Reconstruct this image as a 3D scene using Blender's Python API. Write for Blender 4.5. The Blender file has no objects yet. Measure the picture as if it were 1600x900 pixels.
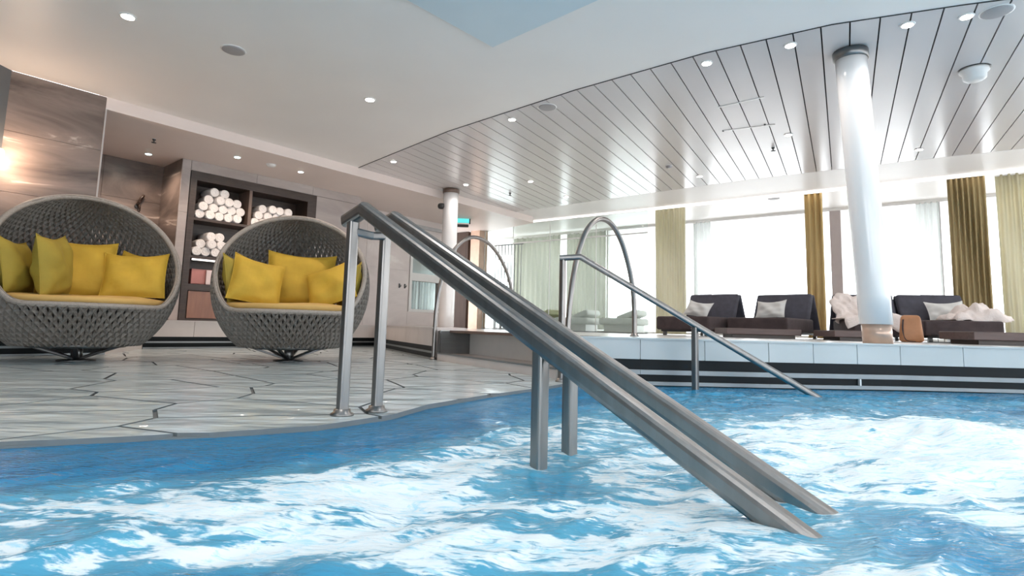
import bpy, math, random
import numpy as np
from mathutils import Vector, Matrix

S = bpy.context.scene
COL = S.collection
random.seed(7)
PI = math.pi

# ------------------------------------------------------------------ camera, world, exposure
F_PX, PITCH, ROLL, CAM_H, HORIZON = 900.0, math.radians(6.5), math.radians(1.5), 0.45, 512.0
_fw = np.array([0, math.cos(PITCH), math.sin(PITCH)])
_u0 = np.array([0, -math.sin(PITCH), math.cos(PITCH)])
_r0 = np.array([1.0, 0, 0])
_rt = _r0 * math.cos(ROLL) + _u0 * math.sin(ROLL)
_up = _u0 * math.cos(ROLL) - _r0 * math.sin(ROLL)
CAM = np.array([0, 0, CAM_H])
PPY = HORIZON - F_PX * math.tan(PITCH) / math.cos(ROLL)

cam_data = bpy.data.cameras.new('camera')
cam = bpy.data.objects.new('camera', cam_data)
COL.objects.link(cam)
cam.matrix_world = Matrix(((_rt[0], _up[0], -_fw[0], CAM[0]),
                           (_rt[1], _up[1], -_fw[1], CAM[1]),
                           (_rt[2], _up[2], -_fw[2], CAM[2]), (0, 0, 0, 1)))
cam_data.sensor_width = 36
cam_data.lens = 36 * F_PX / 1600
cam_data.shift_y = -(450 - PPY) / 1600
cam_data.clip_start = 0.02
S.camera = cam

world = bpy.data.worlds.new('daylight')
S.world = world
world.use_nodes = True
_bg = world.node_tree.nodes['Background']
_bg.inputs[0].default_value = (0.97, 0.985, 1.0, 1)
_bg.inputs[1].default_value = 3.0

S.view_settings.view_transform = 'Standard'
S.view_settings.look = 'None'
S.view_settings.gamma = 1
S.view_settings.use_curve_mapping = False
S.view_settings.exposure = 0.85
S.cycles.use_denoising = True
S.cycles.max_bounces = 10
S.cycles.diffuse_bounces = 5
S.cycles.glossy_bounces = 4
S.cycles.transparent_max_bounces = 12
S.cycles.caustics_reflective = False
S.cycles.caustics_refractive = False
S.cycles.sample_clamp_indirect = 6


# measuring from the photograph: where a line of sight meets a real plane of the room
def ray(x, y): return _rt * (x - 800) / F_PX - _up * (y - PPY) / F_PX + _fw
def on_z(x, y, z):
    d = ray(x, y); return CAM + d * ((z - CAM_H) / d[2])
def on_y(x, y, Y):
    d = ray(x, y); return CAM + d * (Y / d[1])
def on_wall(x, y, P, n):
    d = ray(x, y); n = np.array([n[0], n[1], 0]); P = np.array([P[0], P[1], 0])
    return CAM + d * (((P - CAM) @ n) / (d @ n))


# ------------------------------------------------------------------ materials
def new_mat(name):
    m = bpy.data.materials.new(name); m.use_nodes = True
    return m, m.node_tree.nodes, m.node_tree.links, m.node_tree.nodes['Principled BSDF']

def plain(name, col, rough=0.5, metal=0.0, var=0.06, scale=8.0, bump=0.0, bscale=60.0, coat=0.0, stretch=(1, 1, 1), alpha=1.0, trans=0.0, spec=0.5):
    m, N, L, b = new_mat(name)
    tc = N.new('ShaderNodeTexCoord'); mp = N.new('ShaderNodeMapping'); mp.inputs['Scale'].default_value = stretch
    L.new(tc.outputs['Object'], mp.inputs['Vector'])
    nz = N.new('ShaderNodeTexNoise'); nz.inputs['Scale'].default_value = scale; nz.inputs['Detail'].default_value = 4
    L.new(mp.outputs[0], nz.inputs['Vector'])
    rp = N.new('ShaderNodeValToRGB')
    rp.color_ramp.elements[0].position = 0.3; rp.color_ramp.elements[1].position = 0.7
    rp.color_ramp.elements[0].color = tuple(c * (1 - var) for c in col) + (1,)
    rp.color_ramp.elements[1].color = tuple(min(1, c * (1 + var)) for c in col) + (1,)
    L.new(nz.outputs[0], rp.inputs[0]); L.new(rp.outputs[0], b.inputs['Base Color'])
    b.inputs['Roughness'].default_value = rough; b.inputs['Metallic'].default_value = metal
    b.inputs['Coat Weight'].default_value = coat; b.inputs['Alpha'].default_value = alpha
    b.inputs['Transmission Weight'].default_value = trans
    b.inputs['Specular IOR Level'].default_value = spec
    if bump:
        n2 = N.new('ShaderNodeTexNoise'); n2.inputs['Scale'].default_value = bscale; n2.inputs['Detail'].default_value = 3
        L.new(mp.outputs[0], n2.inputs['Vector'])
        bp = N.new('ShaderNodeBump'); bp.inputs['Strength'].default_value = bump; bp.inputs['Distance'].default_value = 0.02
        L.new(n2.outputs[0], bp.inputs['Height']); L.new(bp.outputs[0], b.inputs['Normal'])
    return m

def marble(name, c0, c1, c2, scale=1.2, rough=0.25, bump=0.0, stretch=(1, 1, 2.5), wet=0.0):
    m, N, L, b = new_mat(name)
    tc = N.new('ShaderNodeTexCoord'); mp = N.new('ShaderNodeMapping'); mp.inputs['Scale'].default_value = stretch
    L.new(tc.outputs['Object'], mp.inputs['Vector'])
    n1 = N.new('ShaderNodeTexNoise'); n1.inputs['Scale'].default_value = scale; n1.inputs['Detail'].default_value = 7
    n1.inputs['Roughness'].default_value = 0.6; n1.inputs['Distortion'].default_value = 1.2
    L.new(mp.outputs[0], n1.inputs['Vector'])
    rp = N.new('ShaderNodeValToRGB'); e = rp.color_ramp.elements
    e[0].position = 0.3; e[0].color = c0 + (1,); e[1].position = 0.62; e[1].color = c1 + (1,)
    v = e.new(0.68); v.color = c2 + (1,); v2 = e.new(0.74); v2.color = c1 + (1,)
    L.new(n1.outputs[0], rp.inputs[0]); L.new(rp.outputs[0], b.inputs['Base Color'])
    b.inputs['Roughness'].default_value = rough
    b.inputs['Coat Weight'].default_value = wet; b.inputs['Coat Roughness'].default_value = 0.03
    if bump:
        mp2 = N.new('ShaderNodeMapping'); mp2.inputs['Scale'].default_value = (1.0, 2.2, 1)
        mp2.inputs['Rotation'].default_value = (0, 0, 0.25)
        L.new(tc.outputs['Object'], mp2.inputs['Vector'])
        n2 = N.new('ShaderNodeTexNoise'); n2.inputs['Scale'].default_value = 2.6; n2.inputs['Detail'].default_value = 2.5
        L.new(mp2.outputs[0], n2.inputs['Vector'])
        bp = N.new('ShaderNodeBump'); bp.inputs['Strength'].default_value = bump; bp.inputs['Distance'].default_value = 0.05
        L.new(n2.outputs[0], bp.inputs['Height']); L.new(bp.outputs[0], b.inputs['Normal']); L.new(bp.outputs[0], b.inputs['Coat Normal'])
    return m

def emit(name, col, strength):
    m, N, L, b = new_mat(name)
    b.inputs['Base Color'].default_value = col + (1,)
    b.inputs['Emission Color'].default_value = col + (1,); b.inputs['Emission Strength'].default_value = strength
    return m

def glass(name, tint=(0.93, 0.97, 0.96), refl=0.5):
    m, N, L, b = new_mat(name)
    N.remove(b); out = N['Material Output']
    tr = N.new('ShaderNodeBsdfTransparent'); tr.inputs[0].default_value = tint + (1,)
    gl = N.new('ShaderNodeBsdfGlossy'); gl.inputs['Roughness'].default_value = 0.03
    fr = N.new('ShaderNodeFresnel'); fr.inputs[0].default_value = 1.45
    mu = N.new('ShaderNodeMath'); mu.operation = 'MULTIPLY'; mu.inputs[1].default_value = refl
    L.new(fr.outputs[0], mu.inputs[0])
    mx = N.new('ShaderNodeMixShader'); L.new(mu.outputs[0], mx.inputs[0]); L.new(tr.outputs[0], mx.inputs[1]); L.new(gl.outputs[0], mx.inputs[2])
    L.new(mx.outputs[0], out.inputs[0])
    return m

def sheer(name, col, see=0.45):
    m, N, L, b = new_mat(name)
    N.remove(b); out = N['Material Output']
    nz = N.new('ShaderNodeTexNoise'); nz.inputs['Scale'].default_value = 30
    tl = N.new('ShaderNodeBsdfTranslucent'); tl.inputs[0].default_value = col + (1,)
    df = N.new('ShaderNodeBsdfDiffuse'); df.inputs[0].default_value = col + (1,)
    m1 = N.new('ShaderNodeMixShader'); m1.inputs[0].default_value = 0.5
    L.new(tl.outputs[0], m1.inputs[1]); L.new(df.outputs[0], m1.inputs[2])
    tr = N.new('ShaderNodeBsdfTransparent')
    m2 = N.new('ShaderNodeMixShader'); m2.inputs[0].default_value = see
    L.new(m1.outputs[0], m2.inputs[1]); L.new(tr.outputs[0], m2.inputs[2]); L.new(m2.outputs[0], out.inputs[0])
    return m

M = {}
M['ceiling'] = plain('smooth_ceiling_paint', (0.86, 0.825, 0.80), 0.45, var=0.02, scale=1.0)
M['soffit'] = plain('warm_soffit_paint', (0.80, 0.69, 0.64), 0.45, var=0.03, scale=1.0)
M['slat'] = plain('lacquered_ceiling_slat', (0.66, 0.62, 0.615), 0.2, var=0.02, scale=1.0)
M['dark_gap'] = plain('dark_gap', (0.02, 0.02, 0.022), 0.8)
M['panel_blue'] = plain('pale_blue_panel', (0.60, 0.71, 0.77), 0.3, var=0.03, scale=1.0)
M['marble_wall'] = marble('taupe_marble', (0.075, 0.057, 0.05), (0.25, 0.195, 0.17), (0.58, 0.49, 0.43), 0.9, 0.3, stretch=(0.7, 0.7, 2.6))
M['marble_light'] = marble('pale_taupe_marble', (0.34, 0.285, 0.265), (0.47, 0.41, 0.385), (0.6, 0.54, 0.5), 0.8, 0.3, stretch=(0.7, 0.7, 2.2))
M['marble_pale'] = marble('blush_white_marble', (0.58, 0.50, 0.48), (0.72, 0.64, 0.61), (0.80, 0.74, 0.70), 0.8, 0.3, stretch=(0.7, 0.7, 2.2))
M['wall_dark'] = plain('dark_grey_wall', (0.09, 0.095, 0.1), 0.5, var=0.05)
M['wet_marble'] = marble('wet_floor_marble', (0.46, 0.56, 0.60), (0.70, 0.79, 0.82), (0.44, 0.54, 0.57), 1.6, 0.3, bump=0.6, stretch=(0.9, 1.1, 1), wet=0.6)
M['grout'] = plain('dark_grey_grout', (0.16, 0.18, 0.19), 0.6)
M['white_tile'] = plain('white_deck_tile', (0.56, 0.59, 0.59), 0.2, var=0.04, scale=2.0)
M['deck_top'] = plain('white_deck_stone', (0.72, 0.72, 0.71), 0.22, var=0.04, scale=2.0)
M['ledge'] = plain('warm_grey_ledge_stone', (0.58, 0.53, 0.51), 0.3, var=0.06, scale=3.0)
M['black'] = plain('black_fascia', (0.004, 0.007, 0.009), 0.45, var=0.1, spec=0.2)
M['silver'] = plain('silver_strip', (0.26, 0.28, 0.29), 0.35, metal=0.6, var=0.05)
M['steel'] = plain('brushed_steel', (0.27, 0.255, 0.245), 0.34, metal=1.0, var=0.10, scale=25, stretch=(1, 1, 0.15), bump=0.03, bscale=200)
M['steel_dark'] = plain('dark_steel', (0.2, 0.2, 0.2), 0.35, metal=1.0, var=0.08)
M['column'] = plain('gloss_white_column', (0.80, 0.78, 0.77), 0.18, var=0.02, scale=2.0, coat=0.4)
M['copper'] = plain('tan_column_foot', (0.55, 0.38, 0.29), 0.25, metal=0.3, var=0.08)
M['weave'] = plain('grey_woven_rattan', (0.18, 0.162, 0.145), 0.55, var=0.25, scale=40, bump=0.4, bscale=120)
M['weave_rim'] = plain('grey_rattan_rim', (0.36, 0.32, 0.285), 0.5, var=0.12, scale=60, bump=0.5, bscale=160)
M['yellow'] = plain('mustard_yellow_fabric', (0.56, 0.355, 0.035), 0.75, var=0.08, scale=6, bump=0.15, bscale=14)
M['olive'] = plain('olive_yellow_fabric', (0.36, 0.265, 0.035), 0.75, var=0.10, scale=6, bump=0.15, bscale=14)
M['seat'] = plain('ochre_seat_fabric', (0.58, 0.37, 0.12), 0.75, var=0.06, scale=6, bump=0.1, bscale=30)
M['wood_dark'] = plain('dark_walnut', (0.045, 0.027, 0.02), 0.4, var=0.3, scale=6, stretch=(1, 1, 8))
M['wood_red'] = plain('reddish_wood', (0.27, 0.13, 0.085), 0.35, var=0.15, scale=4, stretch=(4, 4, 0.6))
M['wood_brown'] = plain('brown_wood', (0.13, 0.085, 0.066), 0.4, var=0.2, scale=5, stretch=(5, 5, 0.5))
M['screen_wood'] = plain('dark_brown_screen_wood', (0.055, 0.034, 0.026), 0.5, var=0.2, scale=5, stretch=(5, 5, 0.5), spec=0.2)
M['table_wood'] = plain('dark_table_wood', (0.085, 0.05, 0.045), 0.4, var=0.2, scale=5, stretch=(0.6, 6, 6))
M['pink'] = plain('pink_box', (0.52, 0.22, 0.20), 0.5, var=0.05)
M['pale_pink'] = plain('pale_pink_card', (0.75, 0.62, 0.62), 0.5, var=0.04)
M['towel'] = plain('white_terry', (0.80, 0.77, 0.76), 0.9, var=0.05, scale=30, bump=0.5, bscale=90)
M['lounger'] = plain('dark_brown_fabric', (0.05, 0.033, 0.034), 0.8, var=0.2, scale=12, bump=0.2, bscale=150)
M['lounger_blue'] = plain('slate_fabric', (0.062, 0.06, 0.078), 0.8, var=0.15, scale=12, bump=0.2, bscale=150)
M['pillow_white'] = plain('grey_white_fabric', (0.62, 0.61, 0.59), 0.8, var=0.05, bump=0.1)
M['robe'] = plain('blush_white_towelling', (0.76, 0.67, 0.63), 0.9, var=0.05, scale=10, bump=0.4, bscale=60)
M['tan_bag'] = plain('tan_leather', (0.42, 0.19, 0.085), 0.5, var=0.15, scale=5)
M['gold_curtain'] = plain('gold_curtain', (0.36, 0.27, 0.13), 0.7, var=0.12, scale=4, stretch=(6, 6, 0.4))
M['tan_curtain'] = plain('tan_curtain', (0.52, 0.36, 0.15), 0.7, var=0.10, scale=4, stretch=(6, 6, 0.4))
M['pale_curtain'] = sheer('pale_green_gold_curtain', (0.66, 0.62, 0.46), 0.12)
M['sheer'] = sheer('white_sheer_curtain', (0.74, 0.78, 0.77), 0.40)
M['cream_sheer'] = sheer('cream_sheer_curtain', (0.62, 0.62, 0.55), 0.15)
M['frame_white'] = plain('white_frame', (0.78, 0.76, 0.74), 0.35, var=0.02)
M['frame_grey'] = plain('grey_mullion', (0.45, 0.43, 0.43), 0.4, var=0.03)
M['mullion_pink'] = plain('blush_grey_post', (0.42, 0.36, 0.35), 0.4, var=0.03)
M['glass'] = glass('clear_partition_glass')
M['wglass'] = glass('window_glass', (0.97, 0.985, 0.99), 0.25)
M['speaker'] = plain('grey_grille', (0.36, 0.34, 0.34), 0.6, var=0.1, scale=200)
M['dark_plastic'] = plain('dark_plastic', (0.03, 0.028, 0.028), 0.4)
M['white_plastic'] = plain('white_plastic', (0.75, 0.73, 0.71), 0.35, var=0.02)
M['sign'] = emit('turquoise_sign_face', (0.10, 0.62, 0.62), 0.55)
M['lamp_warm'] = emit('warm_lamp_lens', (1.0, 0.93, 0.86), 14.0)
M['lamp_cyan'] = emit('cool_lamp_lens', (0.65, 1.0, 0.98), 10.0)
M['lamp_soft'] = emit('warm_shade', (1.0, 0.80, 0.62), 2.0)
M['led'] = emit('led_strip', (1.0, 0.96, 0.93), 1.0)
M['bed_white'] = plain('white_daybed', (0.72, 0.72, 0.69), 0.7, var=0.04)
M['leaf'] = plain('pale_green_cushion', (0.48, 0.47, 0.30), 0.8, var=0.08)

# pool tile: small mosaic pattern, blue
def pool_mat():
    m, N, L, b = new_mat('blue_pool_mosaic')
    tc = N.new('ShaderNodeTexCoord')
    br = N.new('ShaderNodeTexBrick'); br.inputs['Scale'].default_value = 20; br.offset = 0
    br.inputs['Color1'].default_value = (0.03, 0.36, 0.58, 1); br.inputs['Color2'].default_value = (0.045, 0.42, 0.64, 1)
    br.inputs['Mortar'].default_value = (0.2, 0.55, 0.7, 1); br.inputs['Mortar Size'].default_value = 0.02
    L.new(tc.outputs['Object'], br.inputs['Vector']); L.new(br.outputs[0], b.inputs['Base Color'])
    b.inputs['Roughness'].default_value = 0.4
    return m
M['pool'] = pool_mat()


# ------------------------------------------------------------------ mesh helpers
def link(o, parent=None):
    COL.objects.link(o)
    if parent is not None: o.parent = parent
    return o

def mesh_data(name, V, Fc, mat, smooth=False):
    me = bpy.data.meshes.new(name)
    me.from_pydata([tuple(map(float, v)) for v in V], [], Fc); me.update()
    if mat is not None: me.materials.append(mat)
    if smooth:
        me.polygons.foreach_set('use_smooth', [True] * len(me.polygons))
    return me

def mk(name, VF, mat, parent=None, smooth=False):
    o = bpy.data.objects.new(name, mesh_data(name, VF[0], VF[1], mat, smooth))
    return link(o, parent)

def tag(o, label, cat, group=None):
    o['label'] = label; o['category'] = cat
    if group: o['group'] = group
    return o

def struct(o, label=None):
    o['kind'] = 'structure'
    if label: o['label'] = label
    return o

def empty(name, loc=(0, 0, 0), rz=0.0):
    o = bpy.data.objects.new(name, None); o.empty_display_size = 0.1
    link(o); o.location = loc; o.rotation_euler = (0, 0, rz)
    return o

def join(*parts):
    V, Fc = [], []
    for v, f in parts:
        n = len(V); V += [tuple(p) for p in v]; Fc += [tuple(i + n for i in q) for q in f]
    return V, Fc

def xf(VF, mat4):
    return [tuple(mat4 @ Vector(v)) for v in VF[0]], VF[1]

def box(x0, x1, y0, y1, z0, z1):
    V = [(x, y, z) for z in (z0, z1) for y in (y0, y1) for x in (x0, x1)]
    return V, [(0, 2, 3, 1), (4, 5, 7, 6), (0, 1, 5, 4), (2, 6, 7, 3), (0, 4, 6, 2), (1, 3, 7, 5)]

def rbox(x0, x1, y0, y1, z0, z1, r=0.03, k=3):
    """rounded box: a subdivided box whose points are pulled onto rounded edges"""
    def ax(a, b):
        rr = min(r, (b - a) / 2 * 0.99)
        left = [a + rr * (1 - math.cos(i / k * PI / 2)) for i in range(k + 1)]
        right = [b - (v - a) for v in reversed(left)]
        return left + right
    A = [ax(x0, x1), ax(y0, y1), ax(z0, z1)]
    n = 2 * k + 2
    idx, V, Fc = {}, [], []
    lim = [(x0, x1), (y0, y1), (z0, z1)]
    def vert(i, j, l):
        key = (i, j, l)
        if key not in idx:
            p = [A[0][i], A[1][j], A[2][l]]
            inner = [min(max(p[a], lim[a][0] + min(r, (lim[a][1] - lim[a][0]) / 2 * .99)), lim[a][1] - min(r, (lim[a][1] - lim[a][0]) / 2 * .99)) for a in range(3)]
            d = [p[a] - inner[a] for a in range(3)]
            rr = [min(r, (lim[a][1] - lim[a][0]) / 2 * .99) for a in range(3)]
            q = [d[a] / rr[a] for a in range(3)]
            ln = math.sqrt(sum(c * c for c in q))
            if ln > 1e-9: q = [c / ln for c in q]
            idx[key] = len(V); V.append(tuple(inner[a] + q[a] * rr[a] for a in range(3)))
        return idx[key]
    for a in range(3):
        b, c = (a + 1) % 3, (a + 2) % 3
        for side in (0, n - 1):
            for i in range(n - 1):
                for j in range(n - 1):
                    q = []
                    for (ii, jj) in ((i, j), (i + 1, j), (i + 1, j + 1), (i, j + 1)):
                        k3 = [0, 0, 0]; k3[a] = side; k3[b] = ii; k3[c] = jj
                        q.append(vert(*k3))
                    if side == 0: q.reverse()
                    Fc.append(tuple(q))
    return V, Fc

def prism(poly, z0, z1):
    n = len(poly)
    area = sum(poly[i][0] * poly[(i + 1) % n][1] - poly[(i + 1) % n][0] * poly[i][1] for i in range(n))
    if area < 0: poly = poly[::-1]
    V = [(p[0], p[1], z0) for p in poly] + [(p[0], p[1], z1) for p in poly]
    Fc = [tuple(range(n - 1, -1, -1)), tuple(range(n, 2 * n))]
    Fc += [(i, (i + 1) % n, n + (i + 1) % n, n + i) for i in range(n)]
    return V, Fc

def lathe(prof, n=24, cx=0, cy=0):
    V, Fc = [], []
    for r, z in prof:
        for i in range(n):
            a = 2 * PI * i / n; V.append((cx + r * math.cos(a), cy + r * math.sin(a), z))
    for k in range(len(prof) - 1):
        for i in range(n):
            j = (i + 1) % n
            Fc.append((k * n + i, k * n + j, (k + 1) * n + j, (k + 1) * n + i))
    Fc.append(tuple(range(n - 1, -1, -1))); Fc.append(tuple((len(prof) - 1) * n + i for i in range(n)))
    return V, Fc

def round_prof(r, n=12): return [(r * math.cos(2 * PI * i / n), r * math.sin(2 * PI * i / n)) for i in range(n)]
def square_prof(w, h, c=0.25, k=3):
    r = c * min(w, h); P = []
    for sx, sy, a0 in ((1, 1, 0), (-1, 1, PI / 2), (-1, -1, PI), (1, -1, 3 * PI / 2)):
        for i in range(k + 1):
            a = a0 + i / k * PI / 2
            P.append((sx * (w / 2 - r) + r * math.cos(a), sy * (h / 2 - r) + r * math.sin(a)))
    return P

def sweep(path, prof, closed=False, up=(0, 0, 1), cap=True):
    P = [Vector(p) for p in path]; n = len(P); m = len(prof)
    V, Fc = [], []
    for i in range(n):
        a = P[i] - P[i - 1] if (i > 0 or closed) else P[1] - P[0]
        b = P[(i + 1) % n] - P[i] if (i < n - 1 or closed) else P[-1] - P[-2]
        a = a.normalized(); b = b.normalized()
        t = (a + b).normalized()
        u = Vector(up)
        if abs(t.dot(u)) > 0.995: u = Vector((1, 0, 0)) if abs(t.x) < .9 else Vector((0, 1, 0))
        side = t.cross(u).normalized(); uu = side.cross(t).normalized()
        ms = 1 / max(0.5, math.sqrt((1 + a.dot(b)) / 2))
        bend = (b - a)
        for (x, y) in prof:
            off = side * x + uu * y
            if bend.length > 1e-5:
                bn = bend.normalized(); off = off + bn * (off.dot(bn) * (ms - 1))
            V.append(tuple(P[i] + off))
    rng = n if closed else n - 1
    for i in range(rng):
        i2 = (i + 1) % n
        for k in range(m):
            k2 = (k + 1) % m
            Fc.append((i * m + k, i * m + k2, i2 * m + k2, i2 * m + k))
    if not closed and cap:
        Fc.append(tuple(range(m - 1, -1, -1))); Fc.append(tuple((n - 1) * m + k for k in range(m)))
    return V, Fc

def smooth_path(pts, n=6):
    P = [Vector(p) for p in pts]; out = []
    for i in range(len(P) - 1):
        p0 = P[max(0, i - 1)]; p1 = P[i]; p2 = P[i + 1]; p3 = P[min(len(P) - 1, i + 2)]
        for k in range(n):
            t = k / n
            out.append(0.5 * ((2 * p1) + (p2 - p0) * t + (2 * p0 - 5 * p1 + 4 * p2 - p3) * t * t + (3 * p1 - p0 - 3 * p2 + p3) * t ** 3))
    out.append(P[-1])
    return out

class Wall:
    """a vertical plane from P0 to P1; n points into the room, boxes given as (along, height, out)"""
    def __init__(s, P0, P1):
        s.P = np.array(P0, float); d = np.array(P1, float) - s.P; s.L = float(np.hypot(*d)); s.d = d / s.L
        s.n = np.array([s.d[1], -s.d[0]])
    def pt(s, a, z, o=0.0):
        q = s.P + s.d * a + s.n * o; return (float(q[0]), float(q[1]), float(z))
    def xy(s, a, o=0.0): return s.pt(a, 0, o)[:2]
    def box(s, a0, a1, z0, z1, o0, o1):
        V = [s.pt(a, z, o) for z in (z0, z1) for o in (o1, o0) for a in (a0, a1)]
        return V, [(0, 2, 3, 1), (4, 5, 7, 6), (0, 1, 5, 4), (2, 6, 7, 3), (0, 4, 6, 2), (1, 3, 7, 5)]
    def mat(s, a, z, o=0.0):
        p = s.pt(a, z, o)
        return Matrix(((s.d[0], -s.n[0], 0, p[0]), (s.d[1], -s.n[1], 0, p[1]), (0, 0, 1, p[2]), (0, 0, 0, 1)))
    def rz(s): return math.atan2(s.d[1], s.d[0])

# ------------------------------------------------------------------ levels and plan lines
ZC, ZS, ZD, ZL = 3.10, 2.95, 0.395, 0.43          # ceiling, soffit, deck, left ledge
FW = Wall((-5.5, 6.06), (-2.67, 9.61))            # marble front wall / soffit fascia line
CW = Wall((-5.1, 8.88), (-3.02, 11.24))           # towel cabinet front
W2 = Wall((-3.16, 12.3), (-1.76, 14.04))          # pale wall beyond the cabinet
TW = Wall((-1.05, 15.25), (7.84, 8.62)); TW.n = -TW.n  # header line of the window bay
if TW.n[1] > 0: TW.n = -TW.n
POOL_EDGE = [(-9, -0.4), (-5.6, 0.72), (-3.2, 1.42), (-1.72, 2.02), (-1.14, 2.29), (-.80, 2.50), (-.56, 2.85), (-.44, 3.25), (-.15, 3.75), (.19, 4.24), (.42, 4.62), (.50, 4.96)]
DECK_EDGE = [(.50, 4.96), (1.1, 4.92), (2.2, 4.96), (3.4, 5.08), (4.5, 5.08), (6.0, 4.98), (8.0, 4.7), (11.0, 4.2)]
STEP_A, STEP_B = (-0.90, 7.40), (.50, 4.96)

# ------------------------------------------------------------------ pool basin and floor
basin = mk('pool_basin', prism([(-9, -6), (11, -6), (11, 5.4), (.5, 5.4), (-2, 4.0), (-9, 2.6)], -1.25, -1.15), M['pool'])
struct(basin, 'blue mosaic pool basin under the water')
mk('basin_wall', sweep([(p[0] + .02, p[1] - .02, -.64) for p in POOL_EDGE], [(-.01, -.6), (.01, -.6), (.01, .585), (-.01, .585)]), M['pool'], basin)

mk('basin_wall', sweep([(p[0], p[1] - .03, -.62) for p in DECK_EDGE], [(-.015, -.6), (.015, -.6), (.015, .585), (-.015, .585)]), M['pool'], basin)
mk('basin_wall', box(10.9, 11, -6, 4.3, -1.2, -.04), M['pool'], basin)
mk('basin_wall', box(-9, 11, -6, -5.9, -1.2, -.04), M['pool'], basin)

LEDGE_FRONT = [FW.xy(-.02, .20), FW.xy(1.05, .20), CW.xy(-.55, .38), CW.xy(3.40, .38), (-2.15, 10.15), (-0.98, 7.45)]
floor_poly = POOL_EDGE + [(-.90 + .1, 7.40 + .3)] + [(-2.0, 10.4)] + [CW.xy(3.45, .2), CW.xy(-.5, .2), FW.xy(1.0, .05), (-5.55, 6.1), (-9, 6.1)]
floor = struct(mk('floor', prism(floor_poly, -.25, .004), M['grout']), 'wet pale marble floor under the woven chairs')

# irregular slabs: clipped cells around seed points
def clip_half(poly, a, b, c):
    out = []
    for i in range(len(poly)):
        p, q = poly[i], poly[(i + 1) % len(poly)]
        dp = a * p[0] + b * p[1] - c; dq = a * q[0] + b * q[1] - c
        if dp <= 0: out.append(p)
        if (dp < 0 < dq) or (dq < 0 < dp):
            t = dp / (dp - dq); out.append((p[0] + (q[0] - p[0]) * t, p[1] + (q[1] - p[1]) * t))
    return out
def inside(p, poly):
    c = False
    for i in range(len(poly)):
        a, b = poly[i], poly[i - 1]
        if (a[1] > p[1]) != (b[1] > p[1]) and p[0] < (b[0] - a[0]) * (p[1] - a[1]) / (b[1] - a[1]) + a[0]: c = not c
    return c
seeds = []
yy = 0.4; row = 0
while yy < 10.2:
    x = -7.4 + random.uniform(0, .8)
    while x < 1.0:
        seeds.append((x + random.uniform(-.22, .22), yy + random.uniform(-.12, .12))); x += random.uniform(.75, 1.15)
    yy += .42; row += 1
slab_area = [(p[0] * 1.0, p[1]) for p in floor_poly]
n_slab = 0
for i, s in enumerate(seeds):
    cell = [(s[0] - 2, s[1] - 2), (s[0] + 2, s[1] - 2), (s[0] + 2, s[1] + 2), (s[0] - 2, s[1] + 2)]
    for j, t in enumerate(seeds):
        if i == j or abs(t[0] - s[0]) > 2.6 or abs(t[1] - s[1]) > 1.6: continue
        dx, dy = t[0] - s[0], t[1] - s[1]; d = math.hypot(dx, dy)
        cell = clip_half(cell, dx, dy, (dx * (s[0] + t[0]) + dy * (s[1] + t[1])) / 2 - d * .010)
        if len(cell) < 3: break
    if len(cell) < 3: continue
    # trim the slab to the floor outline, working from a point of it that lies inside
    xs_ = [q[0] for q in cell]; ys_ = [q[1] for q in cell]
    ok = [(x_, y_) for x_ in np.linspace(min(xs_), max(xs_), 15) for y_ in np.linspace(min(ys_), max(ys_), 15) if inside((x_, y_), cell) and inside((x_, y_), floor_poly)]
    if len(ok) < 4: continue
    c = s if inside(s, floor_poly) else (sum(q[0] for q in ok) / len(ok), sum(q[1] for q in ok) / len(ok))
    if not inside(c, floor_poly): continue
    whole = all(inside(q, floor_poly) for q in cell)
    ring = cell if whole else [(p[0] + (q[0] - p[0]) * k / 8, p[1] + (q[1] - p[1]) * k / 8) for p, q in zip(cell, cell[1:] + cell[:1]) for k in range(8)]
    cut = []
    for q in ring:
        if whole or inside(q, floor_poly): cut.append(q)
        else:
            lo, hi = 0.0, 1.0
            for _ in range(16):
                mid = (lo + hi) / 2
                if inside((c[0] + (q[0] - c[0]) * mid, c[1] + (q[1] - c[1]) * mid), floor_poly): lo = mid
                else: hi = mid
            cut.append((c[0] + (q[0] - c[0]) * lo, c[1] + (q[1] - c[1]) * lo))
    sl = mk('floor_slab', prism(cut, -.02, .018), M['wet_marble'], floor)
    sl.data.materials.append(M['grout'])
    sl.data.polygons.foreach_set('material_index', [0, 0] + [1] * (len(sl.data.polygons) - 2))
    n_slab += 1

# left ledge in front of the marble walls
def fascia(parent, path, ztop, ztile, strips, tile_len, mtile, first=0.0):
    """stone band of single tiles over a black band with metal strips, along a plan polyline"""
    for k in range(len(path) - 1):
        w = Wall(path[k], path[k + 1])
        mk('fascia_backing', w.box(0, w.L, -.25, ztile + .003, -.03, .004), M['black'], parent)
        n = max(1, round(w.L / tile_len)); step = w.L / n
        for i in range(n):
            mk('fascia_tile', w.box(i * step + .003, (i + 1) * step - .003, ztile, ztop - .016, -.02, .016), mtile, parent)
        for (a, b) in strips:
            mk('metal_strip', w.box(0, w.L, a, b, 0, .022), M['silver'], parent)
        mk('fascia_edge', w.box(-.01, w.L + .01, ztop - .015, ztop, -.05, .03), mtile, parent)

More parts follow.
